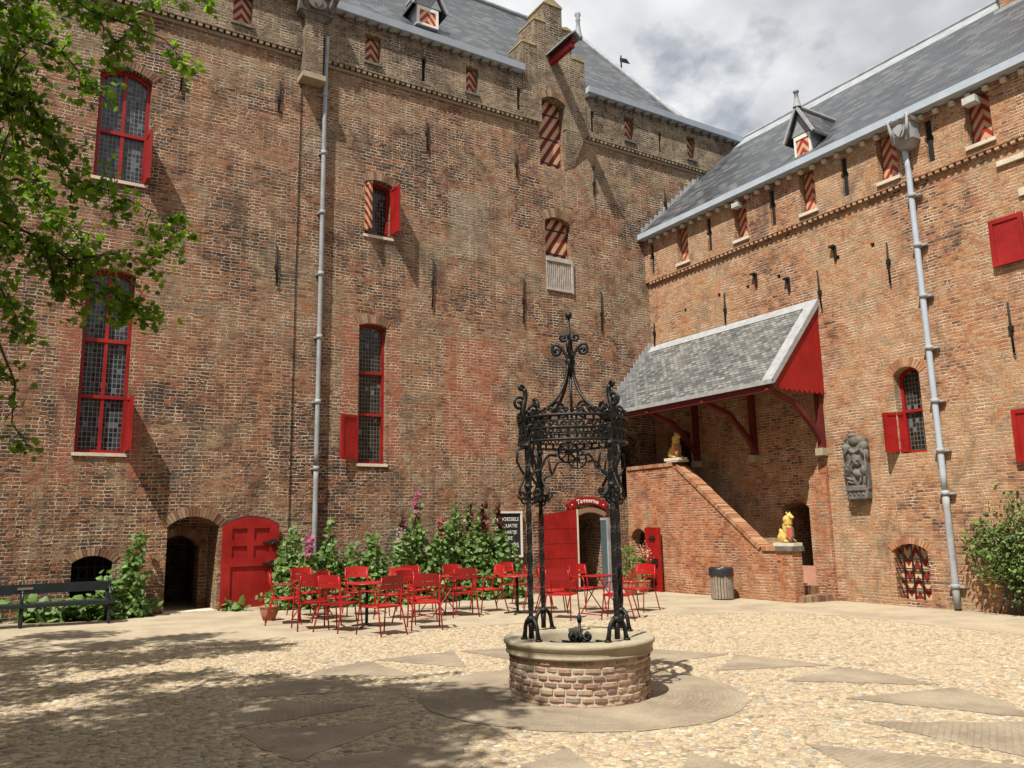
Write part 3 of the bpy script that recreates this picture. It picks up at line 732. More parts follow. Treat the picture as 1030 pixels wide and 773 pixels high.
for (a, b, z, s1) in ((11.48, 11.96, 15.22, 0), (11.91, 12.32, 16.08, 0), (12.27, 12.94, 16.72, 1), (12.90, 13.27, 16.08, 0), (13.22, 13.72, 15.22, 0)):
    caps = MB(WL); caps.prism([(a, z + .002), (b, z + .002), (b, z + .05), ((a + b) / 2, z + (.11 if not s1 else .22)), (a, z + .05)], 'xz', -.72, .17)
    caps.build('coping_stone', 'moss', go)
# corbelled shoulders where the gable grows out of the wall
cb = MB()
cb.add([(12.97, YL + .02, 11.7), (13.3, YL + .02, 11.9), (13.69, YL + .02, Z1), (12.97, YL + .02, Z1), (12.97, YL - .01, 11.7), (13.3, YL - .02, 11.9), (13.69, YL - .148, Z1), (12.97, YL - .148, Z1)], [(0, 1, 2, 3), (7, 6, 5, 4), (0, 4, 5, 1), (1, 5, 6, 2), (2, 6, 7, 3), (3, 7, 4, 0)]); cb.xf = None
cb.build('corbel', 'brick_grey', lw)
brick_arch(lw, lambda u, d, z: WL(u, d + .15, z), 12.12, 12.95, 13.62, .16, 'voussoir_old', .2, proud=.012)
stripe_panel('hoist_door', 'stripes', lw, WL, 12.14, 12.93, 11.70, 13.7, -.16, .1, (11.85, 12.6, 13.35))
dn = MB(WL); g_ = random.Random(3)
for i in range(int((20.2 + 9) / .15)):
    u = -9 + i * .15
    if 12.0 < u < 13.6: continue
    dn.box(u, u + .085, -.02, .11, Z1 - .075, Z1 - .003)
for a, b in ((-9, 12.0), (13.66, 20.2)):
    dn.box(a, b, -.02, .045, Z1 - .15, Z1 - .078)
dn.build('dentil_course', 'dentil', lw)
# eave gutters
for a, b in ((-9, 11.48), (13.72, 20.4)):
    gt = MB(WL); gt.prism([(.0, 14.2), (.30, 14.24), (.33, 14.40), (.30, 14.42), (0, 14.40)], 'yz', a, b)
    gt.v = []; gt.f = []; gt.sm = []
    gt.add([(a, 0, 14.21), (a, .30, 14.24), (a, .33, 14.42), (a, 0, 14.40), (b, 0, 14.21), (b, .30, 14.24), (b, .33, 14.42), (b, 0, 14.40)],
           [(0, 1, 2, 3), (7, 6, 5, 4), (0, 4, 5, 1), (1, 5, 6, 2), (2, 6, 7, 3), (3, 7, 4, 0)])
    gt.build('gutter', 'zinc', lw)
    a_ = max(a, -2.5); bracket_row(lw, 'dark_stone', (a_, a_ + .07, YL - .26, YL - .1, 14.10, 14.20), (.36 if b > 15 else .3, 0, 0), int((b - a_) / (.36 if b > 15 else .3)))
rf = MB(); ey, ez = 17.62, 14.45; ry, rz_ = 22.0, 19.62
rf.slab([(-9, ey, ez), (17.7, ey, ez), (17.08, ry, rz_), (-9, ry, rz_)], .12)
rf.slab([(-9, ry, rz_), (17.08, ry, rz_), (17.7, 26.6, ez), (-9, 26.6, ez)], .12)
rf.slab([(17.72, ey + .02, ez), (17.72, 26.6, ez), (17.10, ry, rz_)], .12)
rof = rf.build('roof', 'slate', lw)
rc = MB(); rc.tube([(-9, ry, rz_ + .03), (17.1, ry, rz_ + .03)], .10, 8); rc.tube([(17.1, ry, rz_ + .03), (17.72, ey, ez + .05)], .09, 8)
rc.build('ridge_cap', 'lead', rof)
fn = MB(); fn.lathe([(.16, 0), (.10, .35), (.07, .7), (.1, .75), (.06, .82), (.12, .95), (.1, 1.05), (0, 1.08)], (16.95, ry, rz_), 12); fn.build('finial', 'lead', rof)
fn = MB(); fn.tube([(17.35, 20.1, 17.35), (17.35, 20.1, 18.0)], .03, 6); fn.prism([(17.3, 17.75), (17.75, 17.8), (17.6, 17.95), (17.3, 17.9)], 'xz', 20.09, 20.11); fn.build('weather_vane', 'iron', rof)
for k in range(4):      # snow ladders glinting along the ridge
    pass
# hoist canopy on the gable
hb = MB(); hb.box(12.43, 12.57, 16.5, 17.56, 14.78, 14.90); hbo = hb.build('hoist_beam', 'red', lw)
hb = MB(); hb.box(12.45, 12.55, 16.45, 17.56, 14.902, 15.10); hb.build('beam_cheek', 'redwood', hbo)
xa, xb, xc, ya, yb = 12.30, 12.50, 12.70, 16.36, 17.56
hb = MB(); hb.add([(xa, ya, 15.06), (xb, ya, 15.24), (xc, ya, 15.06), (xa, yb, 15.06), (xb, yb, 15.24), (xc, yb, 15.06), (xa, ya, 15.02), (xb, ya, 15.19), (xc, ya, 15.02), (xa, yb, 15.02), (xb, yb, 15.19), (xc, yb, 15.02)],
    [(0, 1, 4, 3), (1, 2, 5, 4), (6, 9, 10, 7), (7, 10, 11, 8), (0, 6, 7, 1), (1, 7, 8, 2), (3, 4, 10, 9), (4, 5, 11, 10), (0, 3, 9, 6), (2, 8, 11, 5)])
hb.build('hoist_roof', 'lead', hbo)
hk = MB(); hk.tube([(12.50, 16.62, 14.78), (12.50, 16.62, 14.70), (12.53, 16.62, 14.66), (12.50, 16.62, 14.62)], .015, 6); hk.build('hook', 'iron', hbo)
# iron anchors
for (u, a, b) in ((2.58, 11.18, 12.0), (4.73, 11.3, 12.05), (4.80, 7.1, 8.0), (8.56, 11.22, 12.1), (8.73, 7.04, 8.3), (11.30, 11.12, 11.9), (11.45, 6.98, 8.23), (14.1, 7.06, 8.24), (14.0, 11.13, 12.05), (16.79, 11.06, 11.95)):
    anchor(lw, WL, u, a, b)
# downpipe, hopper and chute
dp = MB(WL); dp.tube([(5.80, .20, 13.45), (5.80, .12, 12.6), (5.80, .11, 3.0)], .055, 10); dpo = dp.build('downpipe', 'lead', lw)
dp = MB(WL); dp.tube([(5.80, .11, 3.0), (5.80, .11, .55), (5.80, .15, .1)], .058, 10); dp.build('lower_pipe', 'lead', dpo)
for z in (2.9, 4.4, 5.9, 7.4, 8.9, 10.4, 11.9):
    dp = MB(WL); dp.tube([(5.80, .11, z), (5.80, .11, z + .1)], .072, 10); dp.box(5.70, 5.90, -.02, .06, z + .02, z + .07); dp.build('pipe_clamp', 'lead', dpo)
def hopper(wing, W, u, z, d0, mat, sc=1.0):
    h = MB(W)
    for (w0, w1, za, zb, dd) in ((.16, .30, 0, .14, .24), (.34, .34, .142, .50, .34), (.40, .42, .502, .58, .40)):
        h.add([(u - w0 * sc, d0, z + za), (u + w0 * sc, d0, z + za), (u + w0 * sc, d0 + dd * .8, z + za), (u - w0 * sc, d0 + dd * .8, z + za),
               (u - w1 * sc, d0, z + zb), (u + w1 * sc, d0, z + zb), (u + w1 * sc, d0 + dd, z + zb), (u - w1 * sc, d0 + dd, z + zb)],
              [(0, 1, 2, 3), (7, 6, 5, 4), (0, 4, 5, 1), (1, 5, 6, 2), (2, 6, 7, 3), (3, 7, 4, 0)])
    o = h.build('hopper_head', mat, wing)
    c_ = MB(W); yf = d0 + .345
    c_.prism([(u + .17 * math.cos(a) * sc, z + .34 + .15 * math.sin(a)) for a in np.linspace(0, 2 * math.pi, 17)[:-1]], 'xz', yf - .03, yf + .02)
    c_.prism([(u - .1, z + .44), (u + .1, z + .44), (u + .09, z + .33), (u, z + .2), (u - .09, z + .33)], 'xz', yf + .021, yf + .05)
    for k in (-1, 1): c_.tube([(u + k * .24 * sc, yf, z + .2), (u + k * .26 * sc, yf + .02, z + .4), (u + k * .3 * sc, yf + .03, z + .62), (u + k * .24 * sc, yf, z + .66)], .035, 6)
    for k in range(5): c_.box(u - .3 * sc + k * .13, u - .24 * sc + k * .13, d0 + .1, d0 + .3, z + .582, z + .68)
    c_.build('crest_ornament', mat, o)
hopper(lw, WL, 5.45, 13.72, .12, 'dark_stone', 1.25)
ch = MB(WL); ch.box(5.22, 5.66, .0, .30, 12.28, 13.75); ch.build('chute', 'brick_grey', lw)
ch = MB(WL); ch.box(5.16, 5.72, .0, .38, 12.15, 12.278); ch.build('corbel_stone', 'stone', lw)
wr = MB(WL); wr.tube([(5.25, .02, 12.1), (5.24, .02, 6), (5.25, .02, .8)], .009, 5); wr.build('lightning_wire', 'iron', lw)
# dormer above the parapet
def dormer(wing, P, w, zb, zs, zt, back, mat='chevron_up'):
    """P(a, b, z): a across the face, b back into the roof"""
    d = MB(P); d.prism([(-w * .82, zb), (w * .82, zb), (w * .82, zs), (-w * .82, zs)], 'xz', 0, back); o = d.build('dormer', 'grey_paint', wing)
    fr = MB(P); fr.ring([(-w * .8, zb), (w * .8, zb), (w * .8, zs - .02), (-w * .8, zs - .02)], [(-w * .62, zb + .06), (w * .62, zb + .06), (w * .62, zs - .12), (-w * .62, zs - .12)], 'xz', -.05, -.003); fr.build('frame', 'white', o)
    pn = MB(P); pn.prism([(-w * .62, zb + .06), (w * .62, zb + .06), (w * .62, zs - .12), (-w * .62, zs - .12)], 'xz', -.03, -.004); s_ = pn.build('shutter', mat, o)
    off = origin_of(o)
    k = 0
    q = [(-w * .62, 0), (w * .62, 0), (w * .62, zs - zb - .18), (-w * .62, zs - zb - .18)]
    for lp in s_.data.loops: s_.data.uv_layers.active.data[lp.index].uv = q[lp.vertex_index % 4]
    g = MB(P); g.prism([(-w, zs + .002), (w, zs + .002), (0, zt - .05)], 'xz', -.06, -.01); g.build('dormer_gable', 'lead', o)
    r = MB(P)
    for sgn in (-1, 1):
        r.add([(sgn * (w + .12), -.16, zs - .1), (0, -.16, zt), (0, back + 1.2, zt), (sgn * (w + .12), back, zs - .1), (sgn * (w + .12), -.16, zs - .16), (0, -.16, zt - .07), (0, back + 1.2, zt - .07), (sgn * (w + .12), back, zs - .16)],
              [(0, 1, 2, 3), (7, 6, 5, 4), (0, 4, 5, 1), (1, 5, 6, 2), (2, 6, 7, 3), (3, 7, 4, 0)])
    r.build('dormer_roof', 'slate', o)
    vg = MB(P)
    for sgn in (-1, 1): vg.tube([(sgn * (w + .13), -.17, zs - .12), (0, -.17, zt + .01)], .045, 4)
    vg.tube([(0, -.17, zt + .02), (0, back + .9, zt + .02)], .06, 6)
    for sgn in (-1, 1): vg.tube([(0, back + 1.0, zt + .02), (sgn * (w + .14), back + .02, zs - .05)], .07, 4)
    vg.build('verge', 'lead_white', o)
    f = MB(P); f.lathe([(.11, 0), (.06, .2), (.045, .38), (.07, .4), (.07, .46), (0, .48)], (0, -.12, zt), 10); f.build('finial', 'lead', o)
dormer(lw, lambda a, b, z: (8.70 + a, 17.95 + b, z), .40, 14.95, 15.52, 16.35, .9)

# big red leaf beside the arched doorway
def plank_door(parent, W, u0, u1, z0, z1, rise, d, panels, name='door', mat='red', th=.06):
    mb = MB(W); mb.prism(arch_pts(u0, u1, z0, z1, rise), 'xz', d, d + th); o = mb.build(name, mat, parent)
    if panels:
        pc = MB(W)
        for (a, b, c, e) in panels: pc.prism([(a, c), (b, c), (b, e), (a, e)], 'xz', d + th - .03, d + th + .05)
        cut(o, pc)
    return o
dr = plank_door(lw, WL, 3.86, 5.02, .03, 1.72, .18, .05, ((4.05, 4.36, 1.42, 1.66), (4.50, 4.82, 1.42, 1.66), (4.05, 4.36, 1.06, 1.30), (4.50, 4.82, 1.06, 1.30), (4.04, 4.86, .2, .88)))
ed = MB(WL)
bp = arch_pts(3.86, 5.02, .03, 1.72, .18)
ed.tube([(p[0], .075, p[1] + .008) for p in bp[2:]], .014, 6); ed.build('iron_edge', 'iron', dr)
ed = MB(WL); ed.box(3.87, 5.01, .06, .112, .0, .05); ed.build('kick_board', 'pale_stone', dr)
for z in (1.36, .92):
    hg = MB(WL); hg.box(4.68, 5.0, .108, .128, z - .022, z + .022); hg.tube([(4.9, .13, z), (4.9, .17, z), (4.86, .19, z - .05)], .025, 6); hg.box(4.84, 4.97, .112, .15, z - .06, z + .06); hg.build('door_bolt', 'iron', dr)
# tavern door, its leaf folded against the wall
td = plank_door(lw, WL, 11.72, 12.92, -.03, 1.86, .0, .06, (), th=.05)
td.data.materials[0] = M['red']
tp = MB(WL)
for k in range(5): tp.box(11.725, 12.915, .112, .118, .0 + k * .38, .365 + k * .38)
tp.prism([(11.72, 1.862), (12.92, 1.862), (12.92, 2.02)], 'xz', .06, .11); tp.build('boards', 'red', td)
tp = MB(WL); tp.box(12.925, 12.965, .04, .13, -.06, 2.02); tp.build('door_post', 'pale_stone', lw)
ab = MB(WL); cz, cr = .98, 1.09; aa = [math.asin(.5 / cr) * k for k in np.linspace(-1.12, 1.12, 15)]
ab.prism([(13.42 + (cr + .0) * math.sin(a), cz + cr * math.cos(a)) for a in aa] + [(13.42 + (cr - .13) * math.sin(a), cz + (cr - .13) * math.cos(a)) for a in aa[::-1]], 'xz', -.02, .06)
ab.build('door_hood', 'voussoir_old', lw)
gl = MB(lambda a, b, z: (13.90 + .10 * a - .15 * b, 17.66 - .5 * b * 1.0, z)); gl.ring([(0, -.1), (1, -.1), (1, 1.85), (0, 1.85)], [(.2, 0), (.8, 0), (.8, 1.75), (.2, 1.75)], 'yz', -.15, .15)
gl = MB(); gl.box(13.78, 13.82, 17.38, 17.68, -.12, 1.72); go_ = gl.build('glazed_door', 'door_glass', lw)
gl = MB(); gl.box(13.76, 13.84, 17.34, 17.40, -.13, 1.78); gl.box(13.77, 13.835, 17.40, 17.68, 1.72, 1.79); gl.box(13.77, 13.835, 17.40, 17.68, -.13, -.05); gl.build('door_frame', 'lead', go_)
# tavern interior glimpses: counter and hook rail
ti = MB(WL); ti.box(13.1, 13.5, -1.6, -1.9, -.3, .9); ti.build('inner_counter', 'timber', lw)

def text_mesh(body, size, ext=.006, align='CENTER', bold=0):
    cu = bpy.data.curves.new('text', 'FONT'); cu.body = body; cu.size = size; cu.extrude = ext; cu.align_x = align; cu.offset = bold; cu.resolution_u = 3
    o = bpy.data.objects.new('text', cu); C.objects.link(o); bpy.context.view_layer.update()
    me = mesh_from(o); bpy.data.objects.remove(o); return me
def join_text(name, items, mat, parent):
    """items: (mesh, matrix) in world space"""
    bm = bmesh.new(); o0 = origin_of(parent)
    for me, mt in items:
        k = len(bm.verts); bm.from_mesh(me); bm.verts.ensure_lookup_table()
        for v in bm.verts[k:]: v.co = (mt @ v.co) - o0
    me = bpy.data.meshes.new(name); bm.to_mesh(me); bm.free(); me.materials.append(M[mat])
    o = bpy.data.objects.new(name, me); C.objects.link(o); o.parent = parent; return o
RXL = Matrix.Rotation(math.pi / 2, 4, 'X')     # text standing on the left facade
sg = MB(WL); scu, scz, sr = 13.34, 1.02, 1.34
aa = np.linspace(-.55, .55, 21)
sg.prism([(scu + sr * math.sin(a), scz + sr * math.cos(a)) for a in aa] + [(scu + (sr - .19) * math.sin(a), scz + (sr - .19) * math.cos(a)) for a in aa[::-1]], 'xz', .02, .07)
sign = sg.build('tavern_sign', 'red'); tag(sign, 'curved red tavern name board above the arched tavern doorway', 'sign')
its = []
word = 'Taveerne'; wd = [.105, .10, .095, .09, .09, .082, .10, .09]; tot = sum(wd); pos = -tot / 2
for ch_, w_ in zip(word, wd):
    a = (pos + w_ / 2) / (sr - .1); pos += w_
    its.append((text_mesh(ch_, .165, .005, 'CENTER', .004), Matrix.Translation((scu + (sr - .155) * math.sin(a), YL - .075, scz + (sr - .155) * math.cos(a))) @ Matrix.Rotation(a, 4, 'Y') @ RXL))
for a in (-.44, .44):
    its.append((text_mesh('•', .16, .005, 'CENTER'), Matrix.Translation((scu + (sr - .16) * math.sin(a), YL - .075, scz + (sr - .16) * math.cos(a))) @ Matrix.Rotation(a, 4, 'Y') @ RXL))
join_text('lettering', its, 'white', sign)
mbn = thing('menu_board', (10.84, YL, .84), 'tall blackboard menu in a pale wooden frame hung on the wall beside the hollyhocks', 'menu board')
q = MB(WL); q.box(10.50, 11.18, .03, .06, .88, 1.93); q.build('board', 'chalkboard', mbn)
q = MB(WL); q.ring([(10.45, .83), (11.23, .83), (11.23, 1.98), (10.45, 1.98)], [(10.50, .88), (11.18, .88), (11.18, 1.93), (10.50, 1.93)], 'xz', .02, .085); q.build('frame', 'white', mbn)
its = []
for s_, sz, x, z in (('MOESSELS', .125, 10.85, 1.74), ('GUATIE', .125, 10.87, 1.575), ('TAARTJE', .115, 10.85, 1.42), ('THEE', .12, 10.80, 1.27), ('€ 4,95', .155, 10.92, 1.085), ('________', .08, 10.9, 1.02), ('4,95', .075, 10.98, .93)):
    its.append((text_mesh(s_, sz, .002), Matrix.Translation((x, YL - .063, z)) @ RXL))
join_text('chalk_lettering', its, 'chalk', mbn)

# ------------------------------------------------------------------ right wing
rw = thing('castle_wing', (XR, 0, 0), 'lower orange brick wing with covered porch, on the right', 'building')
ZD = 8.72
cr_ = MB(WR)
w1 = window(rw, WR, cr_, 9.55, 10.13, 2.96, 4.62, .16, depth=.32, trans=(3.86,), glass='glass_dark', arch='voussoir_red', sill=False)
shutter(w1, WR, 10.07, -.2, 3.0, 3.84, .50, 64, 1)
# barred cellar window
cr_.prism(arch_pts(9.77, 10.52, -.02, .96, .14), 'xz', -.3, .6); brick_arch(rw, WR, 9.77, 10.52, .96, .14, 'voussoir_red', .14)
cs = stripe_panel('cellar_shutter', 'zigzag', rw, WR, 9.78, 10.51, -.02, .98, -.2, .1)
gb = MB(WR)
for k in range(1, 4): gb.box(9.77 + k * .187 - .012, 9.77 + k * .187 + .012, -.06, -.036, -.02, 1.08)
for k in range(1, 5): gb.box(9.76, 10.53, -.062, -.034, -.02 + k * .2, .005 + k * .2)
gb.build('window_grating', 'iron', cs)
# door beneath the porch and openings on the landing
cr_.prism(arch_pts(12.55, 13.35, -.1, 1.92, .15), 'xz', -1.6, .6)
cr_.prism(arch_pts(16.3, 17.2, 2.35, 4.05, .15), 'xz', -1.4, .6)
# putlog holes
for (y, z) in ((14.9, 7.65), (13.9, 7.62), (12.9, 7.62), (16.2, 7.55), (11.2, 7.6), (10.3, 7.62)): cr_.box(y - .05, y + .05, -.12, .4, z - .05, z + .05)
rwall = MB(); rwall.box(XR, XR + 8.4, -10, YL - .01, -1.2, ZD); rwo = rwall.build('wall', 'brick_right', rw); cut(rwo, cr_)
pl = MB(WR); pl.box(12.5, 13.6, -.012, .012, -.2, .58); pl.build('plaster_patch', 'plaster', rw)
pil = MB(WR); pil.box(11.95, 12.42, 0, .10, -.4, 2.55); pil.prism([(11.95, 2.552), (12.42, 2.552), (12.42, 2.6), (11.95, 2.85)], 'xz', 0, .05); pil.build('pilaster', 'brick_stair', rw)
cu = MB(WR); up_ = MB(WR); up_.box(-10, YL - .01, -.6, .10, ZD, 10.02)
RS = [(9.46, 9.92), (7.46, 7.94), (11.56, 12.0), (13.68, 14.12), (15.84, 16.28), (5.3, 5.76), (3.2, 3.66)]
for a, b in RS: cu.prism(arch_pts(a, b, 8.92, 9.98, 0), 'xz', -.34, .6)
for a in (8.72, 10.75, 12.84, 15.02, 17.35, 6.6, 4.4): cu.prism([(a - .075, 8.92), (a + .075, 8.92), (a + .075, 9.32), (a + .1, 9.38), (a + .1, 9.44), (a + .075, 9.5), (a + .075, 9.86), (a - .075, 9.86), (a - .075, 9.5), (a - .1, 9.44), (a - .1, 9.38), (a - .075, 9.32)], 'xz', -.3, .6)
upo = up_.build('parapet', 'brick_right', rw); cut(upo, cu)
for a in (8.72, 10.75, 12.84, 15.02, 17.35, 6.6, 4.4):
    v_ = MB(WR); v_.box(a - .073, a + .073, -.16, .03, 8.925, 9.855); v_.build('slot_shade_panel', 'void', rw)  # shallow near-black fill, the darkness of the opening put into its colour
for a, b in RS:
    stripe_panel('shutter', 'chevron_up', rw, WR, a, b - .02, 8.93, 9.96, -.08)
    s_ = MB(WR); s_.box(a - .05, b + .05, .02, .15, 8.84, 8.915); s_.build('sill', 'pale_stone', rw)
dn = MB(WR)
for i in range(int(27.7 / .15)):
    u = -10 + i * .15; dn.box(u, u + .085, -.02, .09, ZD - .065, ZD - .003)
dn.build('dentil_course', 'dentil_red', rw)
bracket_row(rw, 'pale_stone', (XR - .20, XR - .1, 3.0, 3.1, 9.90, 9.985), (0, .34, 0), 43)
gt = MB(); gt.box(XR - .36, XR - .08, -10, YL - .02, 10.03, 10.19); gt.build('gutter', 'zinc', rw)
rr = MB(); ex, ez2, rx2, rz2 = XR - .30, 10.19, 20.4, 14.45
rr.slab([(ex, -10, ez2), (ex, YL - .02, ez2), (rx2, YL - .02, rz2), (rx2, -10, rz2)][::-1], .12)
rr.slab([(rx2, -10, rz2), (rx2, YL - .02, rz2), (rx2 + 4.6, YL - .02, ez2), (rx2 + 4.6, -10, ez2)][::-1], .12)
rro = rr.build('roof', 'slate', rw)
rc = MB(); rc.slab([(rx2 - .6, -10, rz2 - .53), (rx2 - .6, YL, rz2 - .53), (rx2, YL, rz2 + .035), (rx2, -10, rz2 + .035)][::-1], .03); rc.tube([(rx2, -10, rz2 + .03), (rx2, YL, rz2 + .03)], .07, 8); rc.build('ridge_cap', 'lead', rro)
fl = MB()
for i in range(24):       # stepped lead flashing let into the taller wall
    x = 15.75 + i * .19; z = 10.30 + (x - 15.75) * .916
    fl.box(x, x + .15, YL - .035, YL - .004, z - .12, z + .16)
fl.build('step_flashing', 'lead_white', rro)
chm = MB(); chm.box(19.5, 20.9, 6.2, 8.66, 12.9, 17.5); cho = chm.build('chimney', 'brick_right', rro)
chm = MB(); chm.box(19.42, 21.0, 6.12, 8.78, 12.9, 13.66); chm.build('chimney_flashing', 'lead_white', cho)
dormer(rw, lambda a, b, z: (15.98 + b, 11.88 - a, z), .30, 10.20, 10.98, 11.66, .7)
for (u, a, b) in ((9.95, 6.64, 7.55), (7.63, 4.65, 5.63), (11.74, 6.52, 7.45), (14.7, 6.83, 7.66), (17.5, 6.78, 7.46)): anchor(rw, WR, u, a, b)
pg = MB(WR)
for (y, z) in ((11.24, 7.9), (13.6, 7.9), (12.6, 7.5)): pg.box(y - .03, y + .1, -.02, .12, z - .05, z + .0); pg.box(y - .03, y + .03, .0, .05, z - .35, z - .052)
pg.build('iron_pegs', 'iron', rw)
dp = MB(WR); dp.tube([(9.22, .22, 9.55), (9.22, .13, 9.0), (9.2, .12, 2.15)], .062, 10); dpo = dp.build('downpipe', 'zinc', rw)
dp = MB(WR); dp.tube([(9.2, .12, 2.15), (9.2, .12, -.12)], .068, 10); dp.build('lower_pipe', 'lead_white', dpo)
for z in (8.3, 7.2, 6.1, 5.0, 3.9, 2.9, 2.05, .25):
    dp = MB(WR); dp.tube([(9.2, .12, z), (9.2, .12, z + .09)], .082, 10); dp.box(9.03, 9.35, .02, .10, z + .02, z + .06); dp.build('pipe_clamp', 'lead_white', dpo)
hopper(rw, WR, 9.14, 9.36, .10, 'lead_white', .72)
# closed shutters further right
for (a, b, z0, z1) in ((7.16, 7.78, 6.36, 7.28), (7.1, 7.80, 2.6, 3.58)):
    k = MB(WR); k.box(a, b, .02, .07, z0, z1); k.ring([(a, z0), (b, z0), (b, z1), (a, z1)], inset([(a, z0), (b, z0), (b, z1), (a, z1)], .08), 'xz', .07, .09); k.build('shutter', 'red', rw)
k = MB(WR); k.box(7.0, 7.5, -.02, .06, 8.32, 8.42); k.box(7.0, 7.18, -.02, .05, 7.6, 7.75); k.build('lintel_stones', 'pale_stone', rw)
lampb = MB(WR); lampb.box(7.60, 7.86, .12, .34, 9.70, 9.84); lampb.box(7.70, 7.76, .0, .14, 9.78, 9.82); lampb.build('flood_lamp', 'lamp_grey', rw)
lampb = MB(WR); lampb.box(13.78, 14.0, .12, .3, 9.74, 9.86); lampb.build('flood_lamp', 'lamp_grey', rw)

# porch roof over the stair
pe = (14.12, 4.70); pt_ = (XR, 6.77); y0, y1 = 11.84, YL
pr = MB(); pr.slab([(pe[0], y0, pe[1]), (pe[0], y1, pe[1]), (pt_[0], y1, pt_[1]), (pt_[0], y0, pt_[1])][::-1], .09); pro = pr.build('porch_roof', 'slate_grey', rw)
vg = MB(); n_ = Vector((-(pt_[1] - pe[1]), 0, pt_[0] - pe[0])).normalized() * .012
def pq(s_, y, lift=0): return (pe[0] + (pt_[0] - pe[0]) * s_ + n_.x * (1 + lift), y, pe[1] + (pt_[1] - pe[1]) * s_ + n_.z * (1 + lift))
vg.slab([pq(-.01, y0 - .03), pq(-.01, y0 + .26), pq(1, y0 + .26), pq(1, y0 - .03)][::-1], .12)
vg.slab([pq(.9, y0 + .262), pq(.9, y1), pq(1, y1), pq(1, y0 + .262)][::-1], .03)
vg.box(pe[0] - .03, pe[0] + .02, y0 - .03, y1, pe[1] - .1, pe[1] - .005)
vg.build('lead_verge', 'lead_white', pro)
fl = MB()
for i in range(15):
    s_ = i / 15; p = pq(s_, 0); fl.box(p[0], p[0] + .12, YL - .04, YL - .004, p[2] - .1, p[2] + .24)
fl.build('step_flashing', 'lead_white', pro)
gbm = MB(); zb_ = 4.52; n_sc = 9; xs = np.linspace(pe[0] + .25, XR - .01, n_sc * 4 + 1)
bot = [(x, zb_ + .02 - .065 * abs(math.sin(math.pi * (i / 4)))) for i, x in enumerate(xs)]
gbm.prism(bot + [(XR - .01, 6.60), (pe[0] + .13, 4.66)], 'xz', y0 + .02, y0 + .05); gbm.build('gable_board', 'red', pro)
ub = MB(); ub.box(pe[0] + .04, pe[0] + .16, y0 + .06, y1, 4.46, 4.6)
for y in np.arange(y0 + .3, y1, .55): ub.add([(pe[0] + .1, y, 4.60), (pe[0] + .1, y + .08, 4.60), (XR, y + .08, 6.58), (XR, y, 6.58), (pe[0] + .1, y, 4.70), (pe[0] + .1, y + .08, 4.70), (XR, y + .08, 6.68), (XR, y, 6.68)], [(0, 1, 2, 3), (4, 5, 6, 7), (0, 1, 5, 4), (1, 2, 6, 5), (2, 3, 7, 6), (3, 0, 4, 7)])
ub.build('rafters', 'redwood', pro)
for y in (12.0, 14.0, 16.0):
    st_ = MB(); st_.box(XR - .13, XR - .002, y - .07, y + .07, 3.25, 6.4)
    st_.tube([(XR - .08, y, 3.4), (XR - .35, y, 3.75), (XR - .9, y, 4.25), (XR - 1.8, y, 4.52)], [.07, .075, .08, .07], 4)
    st_.build('porch_bracket', 'redwood', pro)
    st_ = MB(); st_.box(XR - .2, XR, y - .1, y + .1, 3.08, 3.245); st_.build('corbel_stone', 'stone', pro)

# ------------------------------------------------------------------ outside stair
SX = 14.77
stair = thing('stair', (SX, 15, -.15), 'walled brick stair climbing to the landing under the slate porch', 'stair')
so_ = MB(); so_.prism([(12.16, -.6), (YL - .012, -.6), (YL - .012, 3.08), (15.75, 3.08), (13.05, .95), (12.16, .95)], 'yz', SX, SX + .30)
swall = so_.build('stair_wall', 'brick_stair', stair)
WS = lambda u, d, z: (SX - d, u, z)
sc_ = MB(WS); sc_.prism(arch_pts(16.95, 17.58, -.7, 1.18, .30), 'xz', -.6, .5); cut(swall, sc_)
brick_arch(stair, WS, 16.95, 17.58, 1.18, .30, 'voussoir_red', .15, name='brick_arch')
# brick coping along the slope
cpg = MB(); g_ = random.Random(5)
def cope(p, q, bw=.068):
    L = math.dist(p, q); n = int(L / bw); dy, dz = (q[0] - p[0]) / L, (q[1] - p[1]) / L
    for i in range(n):
        a = i * bw + .004; b = a + bw * .86; h = .10 + g_.uniform(-.006, .006); e = g_.uniform(-.004, .006)
        Q = [(p[0] + dy * s_ - dz * t_, p[1] + dz * s_ + dy * t_) for s_, t_ in ((a, .003), (b, .003), (b, h), (a, h))]
        cpg.prism(Q, 'yz', SX - .035 - e, SX + .335)
cope((YL - .02, 3.08)[:2], (15.75, 3.08)); cpg2 = cpg
# the path runs towards smaller y, so turn the offset upwards
cpg.v = []; cpg.f = []; cpg.sm = []
def cope2(p, q): cope(q, p)
cope2((YL - .02, 3.08), (15.80, 3.08)); cope2((15.72, 3.06), (13.08, .97)); cope2((13.03, .95), (12.60, .95))
cpg.build('coping', 'voussoir_red', stair)
cst = MB(); cst.box(SX - .05, SX + .35, 12.12, 12.58, .952, 1.06); cst.build('pier_cap', 'dark_stone', stair)
cst = MB(); cst.box(SX - .04, SX + .34, 15.55, 15.98, 3.182, 3.24); cst.build('pier_cap', 'pale_stone', stair)
stp = MB(); N_ = 12
for i in range(N_):
    y = 12.75 + i * (15.75 - 12.75) / N_; stp.box(SX + .302, XR - .014, y, 15.75 if i < N_ - 1 else YL - .014, 2.35 * i / N_, 2.35 * (i + 1) / N_ - (.002 if i < N_ - 1 else 0))
stp.build('steps', 'voussoir_old', stair)
